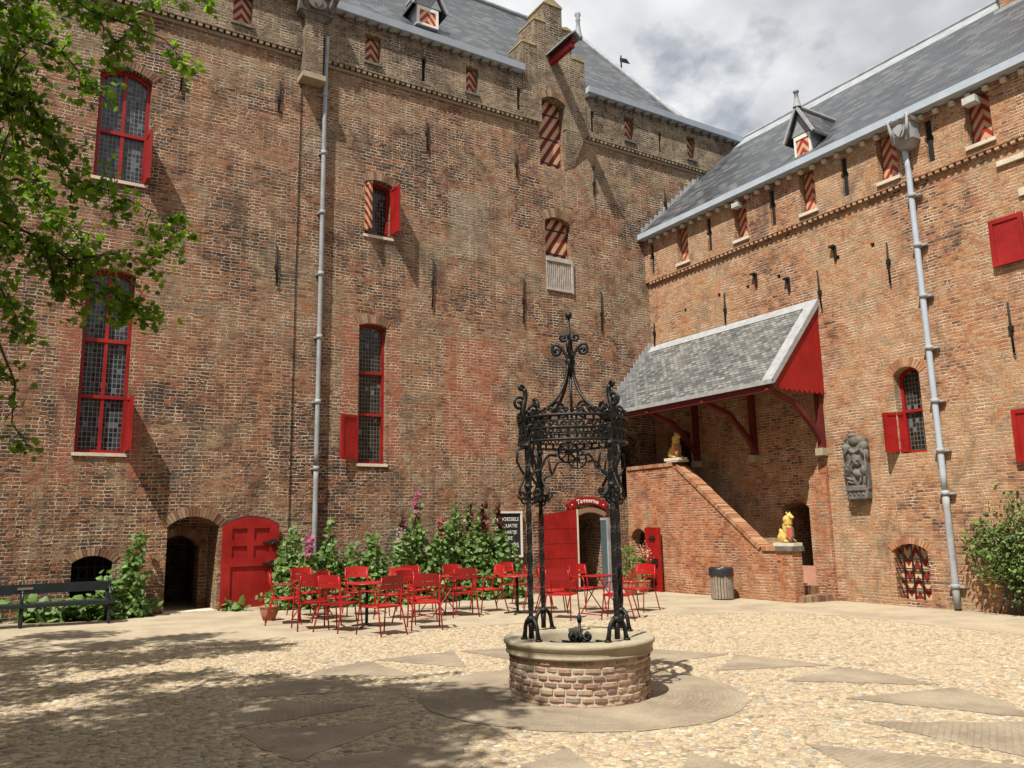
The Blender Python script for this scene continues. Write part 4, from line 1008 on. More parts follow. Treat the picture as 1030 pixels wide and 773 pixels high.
for (y, z0, z1, xr) in ((12.02, -.4, -.02, XR - .12), (12.36, -.02, .15, XR - .12)):
    b_ = MB(); g_ = random.Random(int(y * 10)); x = SX + .1
    while x < xr + .0:
        w_ = .062; b_.box(x, x + w_ * .9, y + g_.uniform(-.012, .012) + .10 * ((x - SX - .6)) ** 2, y + .42, z0, z1 + g_.uniform(-.006, .006)); x += w_
    b_.build('step', 'voussoir_old', stair)
# narrow red leaf open against the stair wall
sd_ = MB(lambda u, d, z: (SX - d - (16.93 - u) * .12, u, z)); sd_.prism([(16.27, -.16), (16.93, -.16), (16.93, 1.50), (16.27, 1.50)], 'xz', .03, .08); sdo = sd_.build('door', 'red', stair)
for z in (1.22, .62, .08):
    h_ = MB(lambda u, d, z: (SX - d - (16.93 - u) * .12, u, z)); h_.box(16.45, 16.75, .082, .10, z - .02, z + .02); h_.box(16.5, 16.56, .082, .105, z - .07, z + .07); h_.box(16.62, 16.68, .082, .105, z - .07, z + .07)
    if z == .62: h_.box(16.38, 16.52, .082, .13, z - .08, z + .08)
    h_.build('lock', 'iron', sdo)

# ------------------------------------------------------------------ the well
wz = gz(WX)
well = thing('well', (WX, WY, wz), 'round brick well with sandstone rim and tall black wrought iron canopy in the courtyard', 'well')
b_ = MB(); b_.lathe([(.677, -.1), (.677, .42)], (WX, WY, wz), 64); b_.build('mortar_core', 'lime_mortar', well)
b_ = MB(); g_ = random.Random(11); nr = 7; rh = .0625
for r_ in range(nr):
    nb = 30 if r_ % 2 else 33; a = g_.uniform(0, .3)
    ends = np.cumsum([g_.uniform(.75, 1.2) for _ in range(nb)]); ends = ends / ends[-1] * 2 * math.pi
    st0 = 0
    for e_ in ends:
        a0, a1 = a + st0 + .012, a + e_ - .012; st0 = e_
        z0 = wz - .02 + r_ * rh + .006 + g_.uniform(-.003, .003); z1 = z0 + rh - .019 + g_.uniform(-.005, .003); ro = .692 + g_.uniform(-.008, .006)
        k = 5; V = []
        prof = [(.655, z0), (ro - .006, z0 + .001), (ro, z0 + .007), (ro + .001, z1 - .007), (ro - .006, z1 - .001), (.655, z1)]
        for i in range(k):
            aa_ = a0 + (a1 - a0) * i / (k - 1); dr_ = -.005 if i in (0, k - 1) else g_.uniform(-.004, .004)
            if i == 0: aa_ += .002
            for (pr_, pz) in prof: V.append((WX + (pr_ + (dr_ if pr_ > .66 else 0)) * math.cos(aa_), WY + (pr_ + (dr_ if pr_ > .66 else 0)) * math.sin(aa_), pz + (g_.uniform(-.002, .002) if pr_ > .66 else 0)))
        F = [(i * 6 + j, i * 6 + j + 1, (i + 1) * 6 + j + 1, (i + 1) * 6 + j) for i in range(k - 1) for j in range(5)] + [tuple(range(5, -1, -1)), tuple(range((k - 1) * 6, k * 6))]
        b_.add(V, F, False)
b_.build('brickwork', 'well_brick', well)
b_ = MB(); b_.lathe([(.50, -.1), (.50, .50), (.515, .535), (.54, .545), (.715, .545), (.735, .538), (.744, .520), (.740, .502), (.722, .482), (.718, .455), (.712, .432), (.722, .425), (.718, .412), (.70, .400), (.66, .398)], (WX, WY, wz), 72); b_.build('rim', 'stone', well)
b_ = MB(); b_.lathe([(0, .12), (.52, .12)], (WX, WY, wz), 32); b_.build('shade_disc', 'void', well)  # near-black disc stands in for the shaded depth of the shaft
zr = wz + .545
def spiral(c, ex_, ez_, r0, turns=1.15, a0=0, sgn=1, n=18, k=.16):
    """scroll in the plane of ex_, ez_: unit vectors, ending curled at c"""
    P = []
    for i in range(n + 1):
        t_ = i / n; r_ = r0 * (1 - (1 - k) * t_); a = a0 + sgn * 2 * math.pi * turns * t_
        P.append(c + ex_ * (r_ * math.cos(a)) + ez_ * (r_ * math.sin(a)))
    return P
def bez(pts, n=14):
    pts = [Vector(p) for p in pts]; out = []
    for i in range(n + 1):
        t_ = i / n; q = pts[:]
        while len(q) > 1: q = [q[j].lerp(q[j + 1], t_) for j in range(len(q) - 1)]
        out.append(q[0])
    return out
Zv = Vector((0, 0, 1)); RP = .573; CT = Vector((WX, WY, 0)); ang = [R(2.8 + 90 * k) for k in range(4)]
ZC0, ZC1 = 2.42, 2.66        # crown band
def rad(a): return Vector((math.cos(a), math.sin(a), 0))
for a in ang:
    e = rad(a); tg = Vector((-e.y, e.x, 0)); base = CT + e * RP
    p_ = MB()
    zz = np.linspace(zr + .12, 2.62, 46)
    p_.tube([base + Zv * z for z in zz], .029, 4, twist=.34)
    p_.tube([base + Zv * (zr + .02), base + Zv * (zr + .2)], .028, 6)
    for z in (zr + .20, 1.98, 2.38): p_.tube([base + Zv * (z - .025), base + Zv * z, base + Zv * (z + .025)], [.034, .044, .034], 8)
    po = p_.build('post', 'black_iron', well)
    h_ = MB()                                           # horseshoe foot straddling the post
    for dirv in (tg,):
        arc = [base + dirv * (.098 * math.cos(t_)) + Zv * (zr + .085 + .12 * math.sin(t_)) for t_ in np.linspace(0, math.pi, 13)]
        arc = [base + dirv * .118 + Zv * (zr - .004)] + arc + [base - dirv * .118 + Zv * (zr - .004)]
        h_.tube(arc, [.026] + [.021] * 13 + [.026], 6)
        for s1 in (-1, 1): h_.tube([base + dirv * .118 * s1 + Zv * (zr - .002), base + dirv * .118 * s1 + Zv * (zr + .02)], .034, 8)
    h_.build('foot', 'black_iron', po)
    s_ = MB()                                           # outward scroll finial on the post head
    P = bez([base + Zv * 2.60, base + e * .12 + Zv * 2.76, base - e * .04 + Zv * 2.84, base + e * .03 + Zv * 2.95], 10)
    s_.tube(P, [.030] * 6 + [.025] * 5, 7)
    s_.tube(spiral(base + e * .09 + Zv * 2.79, e, Zv, .078, 1.3, math.pi * .9, -1), [.016] * 12 + [.020] * 7, 7)
    s_.tube(spiral(base + e * .065 + Zv * 2.95, e, Zv, .036, 1.0, math.pi, -1, 10), .017, 7)
    s_.tube(spiral(base - e * .09 + Zv * 2.74, e, Zv, .065, 1.1, 0, 1, 12), .018, 6)
    s_.build('scroll', 'black_iron', po)
    s_ = MB()                                           # leafy scrolls half way up, inward and outward
    for sg_, L in ((1, .10), (-1, .14)):
        s_.tube(bez([base + e * .03 * sg_ + Zv * 2.12, base + e * (.05 + L * .2) * sg_ + Zv * 1.98, base + e * (L * 1.2) * sg_ + Zv * 1.98, base + e * L * sg_ + Zv * 1.90], 8), .014, 6)
        s_.tube(spiral(base + e * (L - .02) * sg_ + Zv * 1.90, e * sg_, Zv, .048, 1.2, 0, -1, 12), .012, 6)
        s_.tube(spiral(base + e * (.055) * sg_ + Zv * 1.85, e * sg_, Zv, .045, 1.1, math.pi, 1, 10), .011, 6)
    # hanging bracket outside the crown
    s_.tube([base + e * .03 + Zv * 2.36, base + e * .12 + Zv * 2.34, base + e * .13 + Zv * 2.22, base + e * .08 + Zv * 2.14, base + e * .03 + Zv * 2.08], .013, 5)
    s_.build('leaf_scroll', 'black_iron', po)
# pierced crown ring
c_ = MB()
for z, r_, t_ in ((ZC0, .556, .015), (ZC0 + .05, .548, .008), (ZC0 + .12, .550, .010), (ZC1 - .05, .548, .008), (ZC1, .558, .016)):
    c_.tube([CT + rad(a) * r_ + Zv * z for a in np.linspace(0, 2 * math.pi, 65)[:-1]], t_, 6, closed=True)
nd = 40
for i in range(nd):
    a0, a1, am = 2 * math.pi * i / nd, 2 * math.pi * (i + 1) / nd, 2 * math.pi * (i + .5) / nd
    za, zb2 = ZC0 + .05, ZC1 - .05
    for q0, q1 in (((a0, za), (a1, zb2)), ((a0, zb2), (a1, za))): c_.tube([CT + rad(q0[0]) * .548 + Zv * q0[1], CT + rad(q1[0]) * .548 + Zv * q1[1]], .0095, 4)
    c_.tube([CT + rad(am) * .548 + Zv * (za - .05), CT + rad(am) * .548 + Zv * (za + .02)], .012, 4)
    c_.tube([CT + rad(am) * .548 + Zv * (zb2 - .01), CT + rad(am) * .548 + Zv * (zb2 + .05)], .012, 4)
c_.build('crown_ring', 'black_iron', well)
c_ = MB()                                              # cresting of little curls above the ring
for i in range(24):
    a = 2 * math.pi * i / 24; e = rad(a); tg = Vector((-e.y, e.x, 0)); c0 = CT + e * .558
    c_.tube(spiral(c0 + tg * .03 + Zv * (ZC1 + .045), tg, Zv, .034, .9, math.pi, -1, 8), .012, 5)
    c_.tube(spiral(c0 - tg * .03 + Zv * (ZC1 + .045), -tg, Zv, .034, .9, math.pi, -1, 8), .012, 5)
c_.build('cresting', 'black_iron', well)
# arches with wheel rosettes under the ring, one on each side
for k in range(4):
    a = ang[k] + math.pi / 4; e = rad(a); tg = Vector((-e.y, e.x, 0)); c0 = CT + e * (RP * math.cos(math.pi / 4) + .02); hw = RP * math.sin(math.pi / 4) - .02
    s_ = MB()
    for sg_ in (-1, 1):
        T = tg * sg_
        s_.tube([c0 + T * .11 + Zv * 2.27] + bez([c0 + T * .12 + Zv * 2.27, c0 + T * .26 + Zv * 2.33, c0 + T * .24 + Zv * 2.12, c0 + T * .30 + Zv * 2.13], 8) + bez([c0 + T * .31 + Zv * 2.13, c0 + T * .38 + Zv * 2.12, c0 + T * hw + Zv * 2.02, c0 + T * hw + Zv * 1.88], 8), .012, 6)
        s_.tube(spiral(c0 + T * (hw - .07) + Zv * 1.93, -T, Zv, .05, 1.1, math.pi, 1, 12), .013, 6)
        s_.tube([c0 + T * .28 + Zv * 2.13, c0 + T * .30 + Zv * 2.24, c0 + T * .32 + Zv * 2.35], .012, 5)
    wc = c0 + Zv * 2.30
    s_.tube([wc + tg * (.098 * math.cos(t_)) + Zv * (.098 * math.sin(t_)) for t_ in np.linspace(0, 2 * math.pi, 25)[:-1]], .011, 6, closed=True)
    for j in range(8): s_.tube([wc, wc + tg * (.095 * math.cos(j * math.pi / 4)) + Zv * (.095 * math.sin(j * math.pi / 4))], .007, 5)
    s_.lathe([(0, -.03), (.03, -.02), (.03, .02), (0, .03)], tuple(wc), 10)
    s_.build('rosette_arch', 'black_iron', well)
# four ogee ribs, knot, crossing scrolls and tall spike
s_ = MB()
for a in ang:
    e = rad(a); s_.tube(bez([CT + e * .555 + Zv * (ZC1 + .02), CT + e * .30 + Zv * 2.74, CT + e * .06 + Zv * 2.92, CT + e * .03 + Zv * 3.26], 16), .017, 6)
    tg = Vector((-e.y, e.x, 0))
    s_.tube(spiral(CT + e * .16 + Zv * (ZC1 + .10), e, Zv, .10, 1.2, 0, 1, 16), .013, 6)
s_.build('ogee_ribs', 'black_iron', well)
s_ = MB(); s_.tube([CT + Zv * 2.66, CT + Zv * 3.16], .016, 6); s_.tube([CT + Zv * 3.14, CT + Zv * 3.25, CT + Zv * 3.29, CT + Zv * 3.33, CT + Zv * 3.75], [.04, .045, .06, .026, .013], 8)
s_.lathe([(.0, 3.74), (.028, 3.75), (.038, 3.785), (.026, 3.82), (.0, 3.83)], (WX, WY, 0), 12); s_.build('spike', 'black_iron', well)
s_ = MB()
for a in [ang[0] + math.pi / 4 + math.pi / 2 * k for k in range(4)]:
    e = rad(a)
    s_.tube(bez([CT + e * .02 + Zv * 3.27, CT + e * .04 + Zv * 3.46, CT + e * .195 + Zv * 3.54, CT + e * .185 + Zv * 3.41], 10) + spiral(CT + e * .135 + Zv * 3.405, e, Zv, .05, 1.2, 0, -1, 14)[1:], .018, 6)
    s_.tube([CT + e * .015 + Zv * 3.42] + spiral(CT + e * .065 + Zv * 3.55, -e, Zv, .048, 1.2, 0, -1, 14), .016, 6)
s_.build('crossing_scrolls', 'black_iron', well)
# lid handle with scrolls in the mouth of the well
s_ = MB(); hc = CT + Vector((.03, .02, 0))
s_.tube([hc + Zv * (zr - .35), hc + Zv * (zr + .14)], .016, 6); s_.tube([hc + Zv * (zr + .12), hc + Zv * (zr + .15), hc + Zv * (zr + .21)], [.022, .026, .008], 8)
for k in range(6):
    e = rad(k * math.pi / 3); s_.tube([hc + e * .02 + Zv * (zr - .05)] + spiral(hc + e * .085 + Zv * (zr - .01), -e, Zv, .045, 1.2, 0, -1, 12), .016, 6)
s_.build('lid_handle', 'black_iron', well)
s_ = MB()
for k in range(-3, 4):
    L = math.sqrt(.25 - (k * .14) ** 2) - .005; s_.box(WX - L, WX + L, WY + k * .14 - .012, WY + k * .14 + .012, wz + .40, wz + .42); s_.box(WX + k * .14 - .012, WX + k * .14 + .012, WY - L, WY + L, wz + .421, wz + .44)
s_.build('safety_grille', 'iron', well)

# ------------------------------------------------------------------ stone relief, lions, litter bin
rel = thing('stone_relief', (XR, 11.13, 2.05), 'dark weathered heraldic stone relief with lion, on the orange wall between porch and window', 'relief')
rx_ = XR - .10
items = [((XR - .03, 11.13, 2.82), (.10, .27, .56), 0, 0, 1), ((rx_, 11.13, 2.28), (.14, .24, .05), 0, 0, 1), ((rx_ + .02, 11.11, 2.16), (.12, .23, .11), 0, 0, 1), ((rx_ + .04, 11.13, 2.02), (.07, .2, .04), 0, 0, 1),
    ((rx_, 11.12, 3.33), (.12, .16, .13)), ((rx_ - .02, 11.15, 3.44), (.09, .13, .05)), ((rx_, 11.33, 3.17), (.12, .13, .10), 0, .5), ((rx_, 10.93, 3.18), (.12, .13, .11), 0, -.5),
    ((rx_, 11.36, 3.02), (.10, .07, .13)), ((rx_, 10.88, 3.02), (.10, .07, .14)), ((rx_ - .03, 11.2, 3.1), (.08, .09, .05), 0, .7), ((rx_ - .03, 11.05, 3.1), (.08, .09, .05), 0, -.7),
    ((rx_ - .01, 11.12, 2.93), (.11, .10, .11)), ((rx_ - .04, 11.12, 2.85), (.08, .13, .03), 0, .8), ((rx_ - .04, 11.12, 2.85), (.08, .13, .03), 0, -.8),
    ((rx_ - .03, 11.05, 2.60), (.12, .17, .10), 0, .15), ((rx_ - .05, 10.93, 2.66), (.12, .08, .10)), ((rx_ - .04, 11.02, 2.44), (.09, .03, .12), 0, .35), ((rx_ - .04, 11.16, 2.44), (.09, .03, .12), 0, -.3), ((rx_ - .04, 10.92, 2.45), (.09, .03, .12)),
    ((rx_ - .02, 11.31, 2.70), (.09, .10, .09)), ((rx_ - .06, 11.33, 2.71), (.06, .05, .05)), ((rx_ - .02, 11.30, 2.50), (.09, .11, .05), 0, .4), ((rx_ - .02, 11.29, 2.42), (.09, .09, .03), 0, .4), ((rx_ - .02, 11.30, 2.58), (.09, .10, .03), 0, .4)]
for k in range(4): items.append(((rx_ - .10, 10.96 + k * .105, 2.16 + (k % 2) * .01), (.03, .035, .045)))
items = [items[0]] + [((it[0][0], it[0][1], it[0][2]), (it[1][0] * (.72 if len(it) < 5 else 1), it[1][1], it[1][2])) + tuple(it[2:]) for it in items[1:]]
blobs('carving', items, .009, 'dark_stone', rel)
rg = MB(); X_ = XR - .175
def ridge(pts, r=.016): rg.tube([(X_ + (p[2] if len(p) > 2 else 0), p[0], p[1]) for p in pts], [r * .6] + [r] * (len(pts) - 2) + [r * .6], 5)
for k in range(5): a = .25 + k * .28; ridge([(11.13 + .22 * math.cos(a + t_), 3.30 + .17 * math.sin(a + t_), .02) for t_ in np.linspace(0, .22, 4)])
for sg_ in (-1, 1):
    for k in range(4): ridge([(11.13 + sg_ * (.10 + .035 * k), 3.22 - .02 * k), (11.13 + sg_ * (.17 + .035 * k), 3.10 - .03 * k), (11.13 + sg_ * (.20 + .03 * k), 2.98 - .02 * k)], .012)
    ridge([(11.13 + sg_ * .02, 3.03), (11.13 + sg_ * .15, 2.84), (11.13 + sg_ * .03, 2.80)], .016)
    ridge([(11.13 + sg_ * .25, 2.36), (11.13 + sg_ * .27, 2.7), (11.13 + sg_ * .27, 3.05)], .022)
for k in range(3): ridge([(11.31 + (.05 + .028 * k) * math.cos(t_), 2.70 + (.05 + .028 * k) * math.sin(t_), -.01) for t_ in np.linspace(.3, 5.2, 12)], .010)
for k in range(6): ridge([(10.90 + k * .045, 2.72 - .01 * k), (10.92 + k * .045, 2.62), (10.91 + k * .045, 2.54)], .009)
ridge([(10.88, 2.335), (11.38, 2.335)], .022); ridge([(10.89, 2.06), (11.37, 2.06)], .016)
rg.build('ornament', 'dark_stone', rel)

def lion(x, y, z, rot, label):
    """seated lion holding a shield, facing the foot of the stair"""
    t_ = thing('lion_statue', (x, y, z), label, 'statue', 'golden lion statues on the stair wall')
    P = lambda a, b, c: (x + a * 1.2, y + b * 1.1, z + c * 1.2)          # faces -y, shield turned to the court (-x)
    it = [(P(0, .07, .16), (.085, .12, .11)), (P(0, -.01, .27), (.075, .085, .15), 0, -.25), (P(0, -.05, .39), (.085, .08, .11)), (P(0, -.04, .44), (.095, .085, .09)),
          (P(0, -.09, .50), (.058, .07, .065)), (P(0, -.15, .48), (.036, .05, .032)), (P(.045, -.07, .565), (.018, .016, .022)), (P(-.045, -.07, .565), (.018, .016, .022)),
          (P(.06, .08, .11), (.042, .10, .08), 0, .2), (P(-.06, .08, .11), (.042, .10, .08), 0, .2), (P(.06, -.03, .045), (.035, .08, .028)), (P(-.06, -.03, .045), (.035, .08, .028)),
          (P(.055, -.09, .18), (.03, .035, .14)), (P(.055, -.12, .05), (.035, .05, .028)), (P(-.06, -.11, .27), (.03, .06, .05), 0, .5), (P(-.065, -.15, .29), (.032, .032, .03)),
          (P(.0, .19, .07), (.028, .06, .028)), (P(.06, .22, .14), (.022, .024, .08)), (P(.05, .2, .24), (.03, .03, .04))]
    it = [(q_[0], tuple(v * 1.17 for v in q_[1])) + tuple(q_[2:]) for q_ in it]
    b = blobs('body', it, .009, 'gold', t_)
    s1 = MB(lambda a, b2, c: P(a - .02, b2, c)); s1.prism([(-.26, .30), (-.10, .30), (-.10, .14), (-.14, .07), (-.18, .03), (-.22, .07), (-.26, .14)], 'yz', -.10, -.065); so2 = s1.build('shield', 'dark_stone', t_)
    s1 = MB(lambda a, b2, c: P(a - .02, b2, c)); s1.prism([(-.245, .285), (-.115, .285), (-.115, .15), (-.18, .055), (-.245, .15)], 'yz', -.112, -.101); s1.build('shield_field', 'shield', so2)
    s1 = MB(); s1.box(x - .15, x + .15, y - .28, y + .28, z - .05, z + .022); s1.build('plinth', 'pale_stone', t_)
    return t_
lion(SX + .10, 15.78, 3.27, 0, 'golden lion statue with red shield, on the upper end of the sloping stair wall')
lion(SX + .15, 12.40, 1.11, 0, 'golden lion statue with red shield, on the low pier at the foot of the stair')

bx, by = 14.22, 13.78; bz = gz(bx)
bin_ = thing('litter_bin', (bx, by, bz), 'round wooden slatted litter bin with black bag over its rim, against the stair wall', 'litter bin')
q = MB(); q.lathe([(.20, .02), (.225, .03), (.23, .62), (.22, .63)], (bx, by, bz), 24); q.build('drum', 'iron', bin_)
for k in range(24):
    a = 2 * math.pi * k / 24; e = rad(a); tg = Vector((-e.y, e.x, 0)); o_ = Vector((bx, by, bz)); q = MB(lambda s1, t1, z, e=e, tg=tg, o_=o_: o_ + e * t1 + tg * s1 + Zv * z)
    q.box(-.026, .026, .236, .258, .03, .70); q.build('slat', 'bin_wood', bin_)
q = MB(); n_ = 40; g_ = random.Random(4); V = []
for (r_, z) in ((.22, .60), (.245, .71), (.262, .725), (.275, .70), (.277, .62), (.281, .55)):
    for i in range(n_): V.append((bx + (r_ + g_.uniform(-.004, .010)) * math.cos(2 * math.pi * i / n_), by + (r_ + g_.uniform(-.004, .010)) * math.sin(2 * math.pi * i / n_), bz + z + g_.uniform(-.012, .012) + (g_.uniform(-.04, .03) if z < .6 else 0)))
F = [(j * n_ + i, j * n_ + (i + 1) % n_, (j + 1) * n_ + (i + 1) % n_, (j + 1) * n_ + i) for j in range(5) for i in range(n_)]
q.add(V, F, True); q.add([(bx - .02, by - .2, bz + .72), (bx + .06, by - .17, bz + .77), (bx + .03, by - .1, bz + .73)], [(0, 1, 2)]); q.build('bin_bag', 'bag', bin_)

# ------------------------------------------------------------------ bench
bn = thing('park_bench', (.5, 16.6, gz(.5)), 'long black painted bench against the left wall, with one broad back rail', 'bench')
g0 = gz(.5)
q = MB(); q.box(-1.6, 1.76, 16.86, 16.90, .59, .755); bb = q.build('backrest', 'bench_paint', bn)
q = MB(); q.box(.28, .52, 16.852, 16.858, .66, .70); q.build('plaque', 'plaque', bb)
q = MB()
for k in range(4): q.box(-1.6, 1.78, 16.36 + k * .125, 16.36 + k * .125 + .10, .38, .44)
q.build('seat', 'bench_paint', bn)
for x in (-1.45, .36, 1.70):
    for s1 in (0, 1):
        q = MB()
        if s1: q.tube([(x, 16.95, g0), (x, 16.88, .42), (x, 16.93, .82)], [.028, .03, .022], 6)
        else: q.tube([(x, 16.36, g0), (x, 16.42, .22), (x, 16.40, .40)], [.03, .026, .026], 6)
        q.build('leg', 'bench_paint', bn)
    q = MB(); q.tube([(x, 16.40, .62), (x, 16.60, .66), (x, 16.90, .62)], .022, 6); q.tube([(x, 16.40, .40), (x, 16.40, .62)], .018, 6); q.build('armrest', 'bench_paint', bn)

# ------------------------------------------------------------------ chairs and tables
def make_chair():
    t_ = thing('armchair', (0, 0, 0), 'x', 'chair')
    for s1 in (-1, 1):
        q = MB(); q.tube([(s1 * .27, -.27, 0), (s1 * .255, -.22, .40), (s1 * .25, -.20, .60), (s1 * .25, -.17, .645), (s1 * .25, -.12, .655)], .0125, 6); q.build('leg', 'chair_red', t_)
        q = MB(); q.tube([(s1 * .25, .33, 0), (s1 * .225, .22, .40), (s1 * .215, .20, .50), (s1 * .215, .25, .68), (s1 * .21, .28, .87)], .0125, 6); q.build('leg', 'chair_red', t_)
        q = MB(); q.box(s1 * .25 - .024, s1 * .25 + .024, -.16, .22, .657, .672); q.tube([(s1 * .25, .2, .66), (s1 * .215, .25, .655)], .012, 6); q.build('armrest', 'chair_red', t_)
    q = MB()
    for k in range(7):
        y = -.23 + k * .066; z = .44 - .016 * math.sin(math.pi * k / 6) - .008 * k / 6
        q.add([(-.225, y, z), (.225, y, z), (.225, y + .056, z - .002), (-.225, y + .056, z - .002), (-.225, y, z + .006), (.225, y, z + .006), (.225, y + .056, z + .004), (-.225, y + .056, z + .004)], [(0, 3, 2, 1), (4, 5, 6, 7), (0, 1, 5, 4), (1, 2, 6, 5), (2, 3, 7, 6), (3, 0, 4, 7)])
    q.prism([(-.235, -.24), (.235, -.24), (.225, .22), (-.225, .22)], 'xy', .412, .432)
    for s1 in (-1, 1): q.tube([(s1 * .235, -.23, .43), (s1 * .225, .21, .425)], .012, 6)
    q.tube([(-.235, -.235, .432), (.235, -.235, .432)], .012, 6); q.build('seat', 'chair_red', t_)
    q = MB()
    for (z0, z1) in ((.69, .765), (.775, .885)):
        n_ = 8; V = []
        for i in range(n_ + 1):
            u = -1 + 2 * i / n_; x = u * .235; yb = .235 + .045 * (1 - u * u)
            for z in (z0, z1):
                y = yb + (z - .66) * .16
                V += [(x, y, z - .0 + .012 * (1 - u * u) * (z > .85)), (x, y + .006, z + .012 * (1 - u * u) * (z > .85))]
        F = []
        for i in range(n_):
            a = i * 4; b = a + 4; F += [(a, b, b + 2, a + 2), (a + 1, a + 3, b + 3, b + 1), (a + 2, b + 2, b + 3, a + 3), (a, a + 1, b + 1, b)]
        F += [(0, 2, 3, 1), (n_ * 4, n_ * 4 + 1, n_ * 4 + 3, n_ * 4 + 2)]
        q.add(V, F)
    q.build('backrest', 'chair_red', t_)
    return t_
c0 = make_chair()
cush = MB(); n_ = 12; V = []
CH = [  # x, y, facing (deg; 0 looks towards -y, 90 towards +x), label
 (4.30, 14.55, 75, 'red metal armchair nearest the big red arched door, turned side-on beside the terracotta pot'),
 (5.06, 15.70, 10, 'red armchair by the hollyhocks, behind the side-on chair at the far left'),
 (4.42, 13.50, 170, 'red armchair seen from behind, second from the red arched door'),
 (5.10, 14.20, 40, 'red armchair half turned to the right, tucked behind the nearest left-hand table'),
 (4.72, 12.98, 120, 'front red armchair left of the round table, its back to the arched door'),
 (5.95, 15.30, -10, 'red armchair facing the court between round table and hollyhocks, below the gap in the flowers'),
 (5.10, 12.15, 195, 'front red armchair seen from behind, nearest the camera of the left-hand group'),
 (6.25, 14.30, -50, 'red armchair facing left, just behind the round table with the pedestal'),
 (7.05, 15.10, 0, 'wide-backed red armchair facing the court before the tallest pink hollyhocks'),
 (6.25, 13.35, 20, 'red armchair facing the court directly in front of the wide-backed chair'),
 (6.00, 12.45, 160, 'front red armchair seen from behind at the right end of the left-hand group'),
 (8.05, 15.10, 10, 'red armchair facing the court against the dark maroon hollyhocks'),
 (7.50, 13.95, 165, 'red armchair seen from behind below the maroon hollyhocks, left of the blackboard'),
 (8.35, 14.45, -95, 'red armchair turned left beside the middle table, left of the blackboard'),
 (9.62, 15.45, 15, 'red armchair facing the court right under the blackboard menu'),
 (9.45, 14.25, 60, 'red armchair half hidden behind the left posts of the well canopy'),
 (9.20, 13.40, 60, 'red armchair left of the tavern table, just right of the well canopy posts'),
 (8.78, 12.50, 130, 'front red armchair seen between the well canopy posts, nearest the well'),
 (10.15, 13.55, 5, 'red armchair facing the court behind the tavern table, before the open red tavern door'),
 (9.55, 11.80, -140, 'front red armchair partly behind the right front post of the well canopy'),
 (10.85, 12.75, -75, 'rightmost red armchair, facing left between well canopy and narrow red door')]
for i, (x, y, a, lab) in enumerate(CH):
    o = c0 if i == 0 else copy_tree(c0)
    o.location = (x, y, gz(x) + .005); o.rotation_euler.z = R(a)
    tag(o, lab, 'chair', 'red metal terrace chairs')
def make_table(kind):
    t_ = thing('terrace_table', (0, 0, 0), 'x', 'table')
    if kind == 'round':
        q = MB(); q.lathe([(0, .70), (.33, .70), (.345, .705), (.345, .718), (.335, .722), (0, .722)], n=28); q.build('tabletop', 'chair_red', t_)
        q = MB(); q.tube([(0, 0, .03), (0, 0, .70)], .026, 8); q.build('pedestal', 'iron', t_)
        q = MB()
        for k in range(4): a = R(45 + 90 * k); q.tube([(0, 0, .05), (.27 * math.cos(a), .27 * math.sin(a), .012)], [.022, .014], 6)
        q.build('base', 'iron', t_)
    else:
        q = MB(); q.box(-.38, .38, -.30, .30, .705, .718)
        q.ring([(-.385, .69), (.385, .69), (.385, .722), (-.385, .722)], [(-.37, .695), (.37, .695), (.37, .715), (-.37, .715)], 'xz', -.305, -.30); q.build('tabletop', 'chair_red', t_)
        for s1 in (-1, 1):
            for s2 in (-1, 1): q = MB(); q.tube([(s2 * .30, s1 * .26, .70), (-s2 * .30, s1 * (.26 if s2 > 0 else .235), 0)], .012, 6); q.build('leg', 'chair_red', t_)
            q = MB(); q.tube([(s1 * .29, -.26, .02), (s1 * .29, .26, .02)], .01, 6); q.build('stretcher', 'chair_red', t_)
    return t_
tr_, ts_ = make_table('round'), make_table('square')
for k, (src, x, y, a, lab) in enumerate(((tr_, 5.30, 13.25, 0, 'small round red table on a dark pedestal in the middle of the left-hand chairs'), (tr_, 8.55, 13.65, 0, 'small round red table behind the left posts of the well canopy'),
        (ts_, 4.95, 14.95, 20, 'folding red table with crossed legs nearest the big red arched door'), (ts_, 7.15, 14.25, 5, 'square red table below the tallest pink hollyhocks'), (ts_, 9.85, 12.70, 8, 'square red table in front of the tavern doorway, seen between the well canopy posts'))):
    o = copy_tree(src); o.location = (x, y, gz(x) + .005); o.rotation_euler.z = R(a); tag(o, lab, 'table', 'red terrace tables')
for t_ in (tr_, ts_):
    for ch_ in list(t_.children): bpy.data.objects.remove(ch_)
    bpy.data.objects.remove(t_)

